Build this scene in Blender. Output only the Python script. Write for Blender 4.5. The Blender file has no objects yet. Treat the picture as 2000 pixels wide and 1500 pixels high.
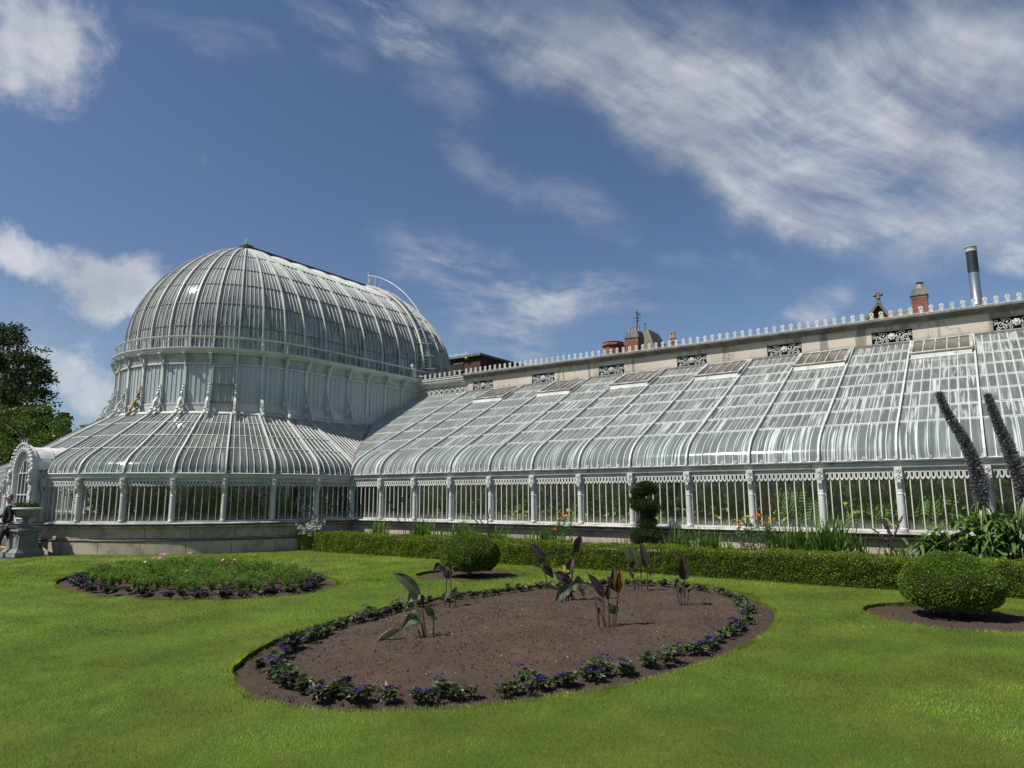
import bpy, bmesh, math, random
import numpy as np
from mathutils import Vector, Matrix, noise
RAD = math.radians
PI = math.pi
rnd = random.Random(11)
nrnd = np.random.default_rng(5)
C = bpy.data.collections.new('scene'); bpy.context.scene.collection.children.link(C)
SC = bpy.context.scene

# ------------------------------------------------------------------ camera
FPX, PITCH, ROLL, YAW, EYE = 1333.7, RAD(9.215), RAD(-0.2), RAD(35.0), 1.55
camF = Vector((-math.sin(YAW)*math.cos(PITCH), math.cos(YAW)*math.cos(PITCH), math.sin(PITCH)))
_R0 = Vector((math.cos(YAW), math.sin(YAW), 0)); _U0 = _R0.cross(camF)
camR = _R0*math.cos(ROLL) + _U0*math.sin(ROLL); camU = camR.cross(camF)
cam = bpy.data.cameras.new('camera'); co = bpy.data.objects.new('camera', cam); C.objects.link(co)
m = Matrix((camR, camU, -camF)).transposed().to_4x4(); m.translation = Vector((0, 0, EYE))
co.matrix_world = m
cam.sensor_width = 36; cam.lens = FPX/2000*36; cam.clip_start = .05; cam.clip_end = 3000
SC.camera = co
def ray(u, v): return camF*FPX + camR*(u-1000) - camU*(v-750)
def gp(u, v, z=0.0):                 # ground point seen at a photo position
    d = ray(u, v); return Vector((0, 0, EYE)) + d*((z-EYE)/d.z)
def at(u, v, Y):
    d = ray(u, v); return Vector((0, 0, EYE)) + d*(Y/d.y)

# ------------------------------------------------------------------ light
SUN_AZ, SUN_EL = RAD(209), RAD(54)      # azimuth clockwise from +Y
sd = Vector((math.sin(SUN_AZ)*math.cos(SUN_EL), math.cos(SUN_AZ)*math.cos(SUN_EL), math.sin(SUN_EL)))
sl = bpy.data.lights.new('sun', 'SUN'); sl.energy = 4.8; sl.angle = RAD(0.53); sl.color = (1, .95, .87)
so = bpy.data.objects.new('sun', sl); C.objects.link(so)
so.rotation_euler = sd.to_track_quat('Z', 'Y').to_euler(); so.location = sd*60
vs = SC.view_settings; vs.view_transform = 'Standard'; vs.look = 'None'; vs.exposure = 0.50; vs.gamma = 1; vs.use_curve_mapping = False
SC.cycles.transparent_max_bounces = 24; SC.cycles.max_bounces = 10

# ---- node helper
class N:
    def __init__(s, nt): s.nt = nt; s.n = nt.nodes; s.l = nt.links
    def new(s, t, **k):
        x = s.n.new(t)
        for a, b in k.items(): setattr(x, a, b)
        return x
    def put(s, sock, v):
        if isinstance(v, bpy.types.NodeSocket): s.l.new(v, sock)
        elif v is not None: sock.default_value = v
    def math(s, op, a, b=None, c=None, clamp=False):
        x = s.new('ShaderNodeMath', operation=op, use_clamp=clamp)
        s.put(x.inputs[0], a); s.put(x.inputs[1], b); s.put(x.inputs[2], c); return x.outputs[0]
    def vmath(s, op, a, b=None, out=0):
        x = s.new('ShaderNodeVectorMath', operation=op); s.put(x.inputs[0], a); s.put(x.inputs[1], b)
        return x.outputs[out]
    def mapr(s, v, a, b, c=0., d=1., smooth=True):
        x = s.new('ShaderNodeMapRange'); x.interpolation_type = 'SMOOTHSTEP' if smooth else 'LINEAR'
        for i, q in enumerate((v, a, b, c, d)): s.put(x.inputs[i], q)
        return x.outputs[0]
    def noise(s, vec, scale, detail=3., rough=.5, dist=0., out=0):
        x = s.new('ShaderNodeTexNoise'); s.put(x.inputs['Vector'], vec); s.put(x.inputs['Scale'], scale)
        s.put(x.inputs['Detail'], detail); s.put(x.inputs['Roughness'], rough); s.put(x.inputs['Distortion'], dist)
        return x.outputs[out]
    def mix(s, f, a, b):
        x = s.new('ShaderNodeMix', data_type='RGBA'); s.put(x.inputs[0], f)
        for i, q in ((6, a), (7, b)):
            if isinstance(q, tuple) and len(q) == 3: q = (*q, 1)
            s.put(x.inputs[i], q)
        return x.outputs[2]
    def mapping(s, vec, loc=(0, 0, 0), rot=(0, 0, 0), scale=(1, 1, 1), typ='POINT'):
        x = s.new('ShaderNodeMapping', vector_type=typ); s.put(x.inputs[0], vec)
        x.inputs[1].default_value = loc; x.inputs[2].default_value = rot; x.inputs[3].default_value = scale
        return x.outputs[0]
    def comb(s, x_, y_, z_=0.):
        x = s.new('ShaderNodeCombineXYZ'); s.put(x.inputs[0], x_); s.put(x.inputs[1], y_); s.put(x.inputs[2], z_); return x.outputs[0]
    def sep(s, v):
        x = s.new('ShaderNodeSeparateXYZ'); s.put(x.inputs[0], v); return x.outputs
    def mixsh(s, f, a, b):
        x = s.new('ShaderNodeMixShader'); s.put(x.inputs[0], f); s.l.new(a, x.inputs[1]); s.l.new(b, x.inputs[2]); return x.outputs[0]
    def bump(s, h, strength=.3, dist=.02):
        x = s.new('ShaderNodeBump'); s.put(x.inputs['Height'], h); x.inputs['Strength'].default_value = strength
        x.inputs['Distance'].default_value = dist; return x.outputs[0]

# ------------------------------------------------------------------ sky (world)
w = bpy.data.worlds.new('World'); SC.world = w; w.use_nodes = True
nt = w.node_tree; nt.nodes.clear(); g = N(nt)
sky = g.new('ShaderNodeTexSky', sky_type='NISHITA'); sky.sun_disc = False
sky.sun_elevation = SUN_EL; sky.sun_rotation = SUN_AZ; sky.altitude = 0; sky.air_density = 1.0; sky.dust_density = .6; sky.ozone_density = 2.5
tc = g.new('ShaderNodeTexCoord').outputs['Generated']
# clouds: laid out by compass direction (gnomonic chart of the north-western sky)
fx, fy, fz = (g.vmath('DOT_PRODUCT', tc, tuple(q), out=1) for q in (camR, camU, camF))
fzc = g.math('MAXIMUM', fz, .08)
cx = g.math('DIVIDE', fx, fzc); cy = g.math('DIVIDE', fy, fzc)
chart = g.comb(cx, cy, 0.)
wn = g.noise(chart, 2.6, 7, .62, out=1)
warp = g.vmath('ADD', chart, g.vmath('SCALE', g.vmath('SUBTRACT', wn, (.5, .5, .5)), None))
warp.node.inputs[1].links[0].from_node.inputs[3].default_value = .24
def blob(u, v, a, b, ang, lo=1.15, hi=.2):     # ellipse: centre, half sizes, tilt (deg, counter-clockwise)
    X, Y = (u-1000)/FPX, (750-v)/FPX
    mp = g.mapping(warp, loc=(X, Y, 0), rot=(0, 0, RAD(ang)), scale=(a/FPX, b/FPX, 1), typ='TEXTURE')
    mp = g.vmath('MULTIPLY', mp, (1, 1, 0))
    return g.mapr(g.vmath('LENGTH', mp, out=1), lo, hi)
def union(L):
    o = L[0]
    for q in L[1:]: o = g.math('ADD', o, q)
    return g.math('MINIMUM', o, 1.25)
# cirrus streaks: anisotropic noise in two directions
def streak(ang, sx, sy, sc, detail=7, rough=.6):
    soft = g.vmath('ADD', chart, g.vmath('SCALE', g.vmath('SUBTRACT', g.noise(chart, 1.3, 2, .5, out=1), (.5, .5, .5)), None)); soft.node.inputs[1].links[0].from_node.inputs[3].default_value = .35
    mp = g.mapping(g.mapping(soft, rot=(0, 0, RAD(-ang))), scale=(sx, sy, 1))
    return g.noise(mp, sc, detail, rough, .0)
big = union([blob(1480, 190, 620, 170, -22), blob(1700, 300, 420, 200, -12), blob(1000, 100, 270, 90, -30), blob(1640, 400, 260, 80, -8),
             blob(1800, 120, 420, 170, 15), blob(1780, 440, 240, 110, -8), blob(1560, 330, 260, 120, -25), blob(1290, 260, 200, 80, -30)])
s1 = streak(-24, 1., 3.0, 2.4, 10, .62); s2 = streak(28, 1., 4., 3.4, 10, .66)
cir = g.math('MULTIPLY', big, g.mapr(g.math('ADD', g.math('MULTIPLY', s1, .75), g.math('MULTIPLY', s2, .25)), .30, .68))
mid = union([blob(930, 550, 220, 80, -25), blob(1120, 585, 210, 60, 10), blob(960, 640, 140, 45, -32), blob(1590, 590, 130, 45, 25), blob(1970, 515, 80, 60, 0), blob(790, 60, 160, 60, -40)])
faint = union([blob(950, 330, 150, 50, -28), blob(1140, 400, 110, 50, -20), blob(1395, 485, 130, 30, -8), blob(630, 60, 160, 60, -40), blob(400, 100, 190, 45, -15), blob(860, 190, 120, 90, -60)])
mid = g.math('ADD', mid, g.math('MULTIPLY', faint, .30))
cir2 = g.math('MULTIPLY', mid, g.mapr(streak(-14, 1., 3.2, 4., 10, .66), .38, .64))
cum = union([blob(50, 95, 235, 205, -15, 1.1, .2), blob(60, 500, 200, 75, -8, 1.1, .1), blob(275, 535, 130, 110, 10, 1.1, .1), blob(210, 590, 120, 80, 25),
             blob(120, 740, 190, 90, -15), blob(880, 690, 120, 40, 0)])
cn = g.noise(chart, 5., 10, .62, .2)
cumd = g.mapr(g.math('ADD', g.math('MULTIPLY', cum, .9), g.math('MULTIPLY', g.math('SUBTRACT', cn, .5), 2.1)), .30, 1.0)
hz = g.sep(tc)[2]
low = g.math('MULTIPLY', g.mapr(hz, .30, .04), g.mapr(g.noise(chart, 3., 6, .6), .38, .7))
front = g.mapr(fz, .12, .3)
behind = g.math('MULTIPLY', g.math('SUBTRACT', 1., front), g.mapr(g.noise(g.vmath('MULTIPLY', tc, (1, 1, 2.5)), 2.4, 7, .6), .48, .7))
dens = g.math('MAXIMUM', g.math('MULTIPLY', cir, .78), g.math('MULTIPLY', cir2, .62))
dens = g.math('MAXIMUM', dens, g.math('MULTIPLY', cumd, .85))
dens = g.math('MAXIMUM', dens, g.math('MULTIPLY', low, .55))
dens = g.math('ADD', g.math('MULTIPLY', dens, front), g.math('MULTIPLY', behind, .4), clamp=True)
shade = g.mapr(g.noise(chart, 4.5, 5, .55), .3, .7)
ccol = g.mix(shade, (3.7, 3.9, 4.4), (6.8, 6.85, 7.0))
skc = g.mix(1., sky.outputs[0], (0, 0, 0)); skc.node.blend_type = 'MULTIPLY'; skc.node.inputs[7].default_value = (.66, .69, .75, 1)
col = g.mix(dens, skc, ccol)
bg = g.new('ShaderNodeBackground'); g.l.new(col, bg.inputs[0]); bg.inputs[1].default_value = .085
g.l.new(bg.outputs[0], g.new('ShaderNodeOutputWorld').inputs[0])

# ------------------------------------------------------------------ materials
def new_mat(name):
    m = bpy.data.materials.new(name); m.use_nodes = True; m.node_tree.nodes.clear(); g = N(m.node_tree)
    out = g.new('ShaderNodeOutputMaterial'); return m, g, out
def prin(g, out, col, rough=.6, metal=0., normal=None, spec=.5):
    p = g.new('ShaderNodeBsdfPrincipled')
    g.put(p.inputs['Base Color'], (*col, 1) if isinstance(col, tuple) and len(col) == 3 else col)
    g.put(p.inputs['Roughness'], rough); p.inputs['Metallic'].default_value = metal
    p.inputs['Specular IOR Level'].default_value = spec
    if normal is not None: g.l.new(normal, p.inputs['Normal'])
    if out is not None: g.l.new(p.outputs[0], out.inputs[0])
    return p.outputs[0]
def obj_co(g): return g.new('ShaderNodeTexCoord').outputs['Object']
def world_co(g): return g.new('ShaderNodeNewGeometry').outputs['Position']
def mottled(name, c1, c2, scale=3., rough=.7, bump=.2, bscale=30., c3=None, t3=(.6, .75), metal=0., spec=.4):
    m, g, o = new_mat(name); P = world_co(g)
    n = g.noise(P, scale, 5, .6); c = g.mix(g.mapr(n, .35, .65), c1, c2)
    if c3: c = g.mix(g.mapr(g.noise(P, scale*2.3, 6, .65), *t3), c, c3)
    nb = g.bump(g.noise(P, bscale, 4, .6), bump, .01)
    prin(g, o, c, rough, metal, nb, spec); return m
M_ = {}
M_['paint'] = mottled('white_paint', (.51, .52, .50), (.40, .415, .40), 1.5, .5, .1, 60, (.28, .26, .22), (.60, .74))
M_['paint_old'] = mottled('weathered_paint', (.60, .60, .58), (.45, .46, .45), 2.5, .6, .15, 60, (.16, .15, .13), (.55, .72))
M_['render'] = mottled('cream_render', (.50, .43, .35), (.43, .37, .30), 1.2, .85, .15, 25, (.24, .20, .16), (.66, .8))
M_['coping'] = mottled('lichened_stone', (.15, .145, .125), (.085, .08, .07), 3., .9, .4, 25, (.26, .25, .21), (.62, .72))
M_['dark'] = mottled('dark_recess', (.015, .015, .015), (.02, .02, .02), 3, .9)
M_['lead'] = mottled('lead_flashing', (.15, .14, .14), (.09, .085, .085), 4, .6, .3, 20)
M_['sill'] = mottled('weathered_sill', (.42, .40, .37), (.22, .21, .19), 3., .75, .3, 30, (.09, .085, .075), (.55, .66))
M_['urn'] = mottled('grey_stone_paint', (.20, .21, .19), (.15, .155, .145), 4., .8, .25, 40)
M_['steel'] = mottled('galvanised_steel', (.42, .44, .46), (.36, .38, .40), 1.5, .32, .03, 40, metal=.85)
M_['black'] = mottled('black_metal', (.02, .022, .028), (.026, .028, .034), 2., .45)
M_['asphalt'] = mottled('asphalt', (.07, .07, .072), (.05, .05, .052), 6, .9, .4, 120)
M_['yellow'] = mottled('yellow_line', (.60, .42, .03), (.5, .36, .04), 6, .7)
M_['slate'] = mottled('slate_roof', (.14, .125, .09), (.09, .085, .065), 2., .85, .4, 20, (.20, .17, .10), (.55, .7))
M_['iron'] = mottled('wrought_iron', (.02, .02, .022), (.03, .03, .03), 4, .5)
M_['trunk'] = mottled('bark', (.09, .07, .05), (.05, .04, .03), 5, .9, .5, 20)
M_['green_tub'] = mottled('green_tub', (.06, .12, .02), (.04, .085, .015), 3, .5)
M_['inner_floor'] = mottled('inner_floor', (.10, .09, .07), (.06, .055, .045), 3, .9)
M_['inner_wall'] = mottled('inner_wall', (.13, .14, .11), (.08, .09, .06), 1, .9)
M_['cloth_dark'] = mottled('dark_jacket', (.012, .013, .016), (.018, .019, .022), 9, .8)
M_['cloth_jeans'] = mottled('dark_jeans', (.014, .017, .028), (.02, .024, .036), 9, .85)
M_['skin'] = mottled('skin', (.50, .29, .21), (.46, .26, .19), 9, .6)
M_['hair'] = mottled('grey_hair', (.16, .14, .13), (.12, .11, .10), 30, .8)
M_['red'] = mottled('red_cloth', (.5, .03, .02), (.4, .03, .02), 9, .8)
M_['pot'] = mottled('clay_pot', (.36, .26, .19), (.28, .2, .15), 4, .8)
M_['rust'] = mottled('rust_stained_paint', (.30, .22, .12), (.16, .11, .06), 12, .8, .3, 60)
M_['pebble'] = mottled('pebble', (.40, .35, .30), (.28, .24, .21), 40, .9)

def brick_mat(name, c1, c2, mortar, scale=1., bw=.22, bh=.075, ms=.012, uv=False, bump=.4):
    m, g, o = new_mat(name)
    if uv: V = g.new('ShaderNodeTexCoord').outputs['UV']
    else:
        P = g.sep(world_co(g)); V = g.comb(g.math('ADD', P[0], P[1]), P[2])
    b = g.new('ShaderNodeTexBrick'); g.l.new(V, b.inputs['Vector']); b.inputs['Scale'].default_value = 1.
    b.inputs['Brick Width'].default_value = bw; b.inputs['Row Height'].default_value = bh
    b.inputs['Mortar Size'].default_value = ms; b.inputs['Mortar Smooth'].default_value = .2; b.inputs['Bias'].default_value = 0
    b.inputs['Color1'].default_value = (*c1, 1); b.inputs['Color2'].default_value = (*c2, 1); b.inputs['Mortar'].default_value = (*mortar, 1)
    P3 = world_co(g)
    c = g.mix(g.mapr(g.noise(P3, 2.2, 6, .65), .4, .75), b.outputs[0], tuple(.5*a for a in c1))
    c = g.mix(g.mapr(g.noise(P3, 11., 6, .7), .45, .8, 0, .5), c, tuple(min(1, 1.35*a) for a in c2))
    h = g.math('ADD', g.math('MULTIPLY', b.outputs['Fac'], -1.2), g.math('MULTIPLY', g.noise(P3, 25., 5, .7), .5))
    prin(g, o, c, .88, 0, g.bump(h, bump, .012), .3); return m
M_['stone'] = brick_mat('sandstone_blocks', (.33, .28, .22), (.40, .34, .27), (.06, .052, .042), bw=1.15, bh=.42, ms=.008, uv=True, bump=.6)
M_['redbrick'] = brick_mat('red_brick', (.25, .072, .042), (.19, .058, .036), (.18, .14, .11))
M_['darkbrick'] = brick_mat('dark_brick', (.075, .035, .028), (.05, .026, .022), (.055, .045, .04))

def wall_mat():
    m, g, o = new_mat('stained_render'); P = world_co(g); p = g.sep(P)
    base = g.mix(g.mapr(g.noise(P, 1.1, 5, .6), .35, .65), (.46, .415, .355), (.385, .35, .30))
    sv = g.comb(g.math('MULTIPLY', p[0], 1.), 0., g.math('MULTIPLY', p[2], .22))
    st = g.mapr(g.noise(sv, 2.0, 4, .6), .54, .62)
    c = g.mix(g.math('MULTIPLY', st, .8), base, (.15, .135, .115))
    edge = g.math('MULTIPLY', g.mapr(p[2], 5.62, 5.42), g.mapr(g.noise(P, 5., 5, .6), .25, .6))
    c = g.mix(edge, c, (.12, .11, .105))
    top = g.math('MULTIPLY', g.mapr(p[2], 5.92, 6.05), g.mapr(g.noise(P, 3., 5, .6), .35, .7))
    c = g.mix(g.math('MULTIPLY', top, .6), c, (.2, .18, .15))
    vor = g.new('ShaderNodeTexVoronoi', feature='DISTANCE_TO_EDGE'); g.l.new(g.vmath('ADD', P, g.noise(P, 2., 3, .5, out=1)), vor.inputs['Vector']); vor.inputs['Scale'].default_value = .55
    cr = g.mapr(vor.outputs['Distance'], .012, .0)
    c = g.mix(g.math('MULTIPLY', cr, .55), c, (.14, .12, .10))
    prin(g, o, c, .9, 0, g.bump(g.noise(P, 22., 5, .6), .18, .01), .25); return m
M_['wall'] = wall_mat()

def soil_mat():
    m, g, o = new_mat('soil'); P = world_co(g)
    n = g.noise(P, 1.4, 5, .6); n2 = g.noise(P, 45., 6, .72); n3 = g.noise(P, 9., 5, .65)
    c = g.mix(g.mapr(n, .35, .65), (.086, .060, .045), (.064, .045, .034))
    c = g.mix(g.mapr(n2, .38, .68, 0, .75), c, (.045, .031, .025))
    c = g.mix(g.mapr(n3, .6, .74, 0, .4), c, (.15, .105, .082))
    vo = g.new('ShaderNodeTexVoronoi'); g.l.new(P, vo.inputs['Vector']); vo.inputs['Scale'].default_value = 38.
    c = g.mix(g.math('MULTIPLY', g.mapr(vo.outputs['Distance'], .14, .08), g.mapr(g.sep(vo.outputs['Color'])[0], .86, .9)), c, (.34, .27, .22))
    pp = g.sep(P); ex = g.math('MULTIPLY', g.math('ADD', pp[0], 4.73), 1/2.46); ey = g.math('MULTIPLY', g.math('SUBTRACT', pp[1], 7.68), 1/4.22)
    rim = g.mapr(g.math('SQRT', g.math('ADD', g.math('MULTIPLY', ex, ex), g.math('MULTIPLY', ey, ey))), .80, .90)   # fresher, darker soil outside the ring of plants
    c = g.mix(g.math('MULTIPLY', rim, .45), c, (.045, .031, .024))
    c = g.mix(g.mapr(g.noise(P, .8, 6, .7), .48, .64, 0, .38), c, (.045, .032, .025))
    h = g.math('ADD', g.math('MULTIPLY', n2, .6), g.math('MULTIPLY', n3, .9))
    prin(g, o, c, .95, 0, g.bump(h, 1., .03), .2); return m
M_['soil'] = soil_mat()

def lawn_mat():
    m, g, o = new_mat('lawn_turf'); P = world_co(g)
    a = g.mapr(g.noise(P, .9, 4, .6), .3, .7); b = g.mapr(g.noise(P, 90., 6, .75), .3, .72)
    c = g.mix(a, (.080, .125, .013), (.13, .178, .020)); c = g.mix(b, g.mix(.6, c, (.014, .030, .004)), c)
    c = g.mix(g.mapr(g.noise(P, 3.2, 5, .65), .55, .8, 0, .5), c, (.14, .19, .03))
    prin(g, o, c, .85, 0, g.bump(g.noise(P, 120., 5, .7), .8, .02), .2); return m
M_['turf'] = lawn_mat()

def leaf_mat(name, cols, trans=.35, rough=.55, scale=1.2, spec=.35, tmul=1.3, vary=.35):
    m, g, o = new_mat(name); geo = g.new('ShaderNodeNewGeometry'); r = geo.outputs['Random Per Island']
    rp = g.new('ShaderNodeValToRGB'); g.l.new(r, rp.inputs[0]); e = rp.color_ramp.elements
    k = len(cols)
    for i in range(k-2): e.new(.5)
    for i in range(k): e[i].position = i/(k-1) if k > 1 else 0
    for i in range(k): e[i].color = (*cols[i], 1)
    n = g.mapr(g.noise(geo.outputs['Position'], scale, 4, .6), .3, .7, 1-vary, 1+vary)
    hs = g.new('ShaderNodeHueSaturation'); g.l.new(rp.outputs[0], hs.inputs['Color']); g.l.new(n, hs.inputs['Value'])
    c = hs.outputs[0]
    p = prin(g, None, c, rough, 0, None, spec)
    t = g.new('ShaderNodeBsdfTranslucent')
    tm = g.mix(1., c, (1, 1, 1)); tm.node.blend_type = 'MULTIPLY'; tm.node.inputs[7].default_value = (tmul, tmul*1.05, tmul*.55, 1)
    g.l.new(tm, t.inputs[0])
    g.l.new(g.mixsh(trans, p, t.outputs[0]), o.inputs[0]); return m
M_['grass'] = leaf_mat('grass_blades', [(.072, .125, .010), (.148, .230, .019), (.192, .268, .028), (.30, .33, .085)], .4, .6, 1.1, .25, 1.5, .5)
M_['box'] = leaf_mat('box_leaves', [(.045, .080, .006), (.12, .175, .012), (.22, .27, .024)], .35, .5, 4., .4, 1.4, .35)
M_['ball'] = leaf_mat('box_ball_leaves', [(.03, .065, .006), (.085, .145, .012), (.16, .22, .022)], .35, .5, 4., .4, 1.4, .25)
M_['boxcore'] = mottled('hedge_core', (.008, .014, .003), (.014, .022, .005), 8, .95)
M_['cedar'] = leaf_mat('cedar_needles', [(.008, .016, .006), (.016, .030, .008), (.045, .07, .015)], .2, .7, .5, .2, 1.2, .4)
M_['maple'] = leaf_mat('bright_leaves', [(.014, .035, .005), (.04, .075, .01), (.10, .14, .02)], .4, .5, .6, .35, 1.5, .4)
M_['fern'] = leaf_mat('interior_leaves', [(.04, .09, .012), (.11, .17, .025), (.24, .29, .06)], .4, .45, 1.3, .4, 1.5, .5)
M_['ferndark'] = leaf_mat('interior_leaves_dark', [(.02, .04, .012), (.04, .065, .02), (.08, .09, .035)], .35, .5, 1.3, .4, 1.3, .5)
M_['pothos'] = leaf_mat('variegated_leaves', [(.34, .42, .06), (.55, .58, .14), (.2, .32, .05)], .4, .4, 5, .4, 1.3, .3)
M_['strap'] = leaf_mat('strap_leaves', [(.045, .11, .015), (.08, .16, .025), (.11, .19, .04)], .35, .4, 5, .5, 1.4, .2)
M_['helio'] = leaf_mat('heliotrope_leaves', [(.030, .045, .016), (.05, .07, .024), (.08, .10, .04)], .2, .5, 6, .4, 1.2, .3)
M_['heliodark'] = leaf_mat('dark_heliotrope_leaves', [(.018, .020, .014), (.03, .032, .02), (.045, .05, .03)], .2, .5, 6, .4, 1.2, .3)
M_['purple'] = leaf_mat('purple_petals', [(.05, .015, .16), (.10, .03, .28), (.03, .01, .09)], .3, .6, 20, .2, 1.2, .4)
M_['cosmos'] = leaf_mat('cosmos_foliage', [(.07, .14, .022), (.10, .19, .03), (.14, .22, .05)], .4, .6, 3, .2, 1.4, .3)
M_['pink'] = leaf_mat('pink_petals', [(.62, .16, .34), (.72, .30, .48), (.45, .06, .2)], .35, .6, 20, .2, 1.1, .2)
M_['white_petal'] = leaf_mat('white_petals', [(.75, .75, .72), (.68, .68, .64)], .3, .6, 20, .2, 1.1, .1)
M_['orange'] = leaf_mat('orange_petals', [(.80, .17, .015), (.85, .25, .03), (.7, .12, .01)], .35, .5, 20, .3, 1.1, .15)
M_['bud'] = leaf_mat('lily_buds', [(.45, .22, .05), (.3, .28, .08), (.6, .2, .05)], .2, .6, 20, .3, 1.1, .15)
M_['silver'] = leaf_mat('silver_leaves', [(.42, .45, .42), (.55, .57, .54), (.35, .38, .35)], .2, .7, 6, .2, 1., .2)
M_['conifer'] = leaf_mat('conifer_needles', [(.018, .034, .010), (.036, .06, .016), (.075, .11, .028)], .2, .6, 6, .3, 1.1, .3)
M_['echleaf'] = leaf_mat('echium_leaves', [(.045, .10, .02), (.08, .15, .03), (.12, .19, .045)], .3, .45, 3, .5, 1.3, .25)
M_['echspike'] = leaf_mat('echium_florets', [(.15, .15, .18), (.08, .08, .11), (.30, .30, .32)], .15, .7, 9, .2, 1., .3)
M_['geranium'] = leaf_mat('geranium_leaves', [(.03, .06, .012), (.05, .09, .02)], .3, .6, 6, .3, 1.2, .3)
M_['stem_green'] = mottled('green_stem', (.07, .11, .03), (.05, .08, .02), 20, .6)
M_['stem_dark'] = mottled('dark_stem', (.05, .035, .028), (.035, .022, .02), 20, .6)
def lamina_mat(name, c1, c2, trans=.25, tc_=None, rough=.55):
    m, g, o = new_mat(name); uv = g.new('ShaderNodeTexCoord').outputs['UV']; s = g.sep(uv)
    ve = g.noise(g.comb(g.math('ADD', g.math('MULTIPLY', s[1], 26.), g.math('MULTIPLY', g.math('ABSOLUTE', g.math('SUBTRACT', s[0], .5)), -14.)), 0.), 1., 2, .5)
    c = g.mix(g.mapr(ve, .35, .65), c1, c2)
    mid = g.mapr(g.math('ABSOLUTE', g.math('SUBTRACT', s[0], .5)), .05, .02)
    c = g.mix(g.math('MULTIPLY', mid, .5), c, tuple(min(1, 2.2*q) for q in c2))
    p = prin(g, None, c, rough, 0, g.bump(ve, .3, .004), .22); t = g.new('ShaderNodeBsdfTranslucent')
    t.inputs[0].default_value = (*(tc_ or tuple(1.4*q for q in c2)), 1)
    g.l.new(g.mixsh(trans, p, t.outputs[0]), o.inputs[0]); return m
M_['canna'] = lamina_mat('canna_leaf_bronze', (.032, .024, .024), (.052, .040, .036), .22, (.10, .05, .02))
M_['cannag'] = lamina_mat('canna_leaf_green', (.045, .062, .035), (.075, .095, .055), .25, (.14, .17, .04))
M_['cannap'] = lamina_mat('canna_leaf_pale', (.17, .155, .12), (.23, .21, .16), .2, (.16, .15, .08))
M_['cannao'] = lamina_mat('canna_leaf_orange', (.14, .075, .02), (.22, .12, .025), .4, (.30, .15, .02))
M_['cannay'] = lamina_mat('canna_leaf_yellow', (.30, .30, .04), (.42, .40, .06), .45, (.5, .5, .06))
M_['mons'] = lamina_mat('monstera_leaf', (.05, .11, .015), (.10, .18, .03), .3, (.2, .28, .04))

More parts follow.
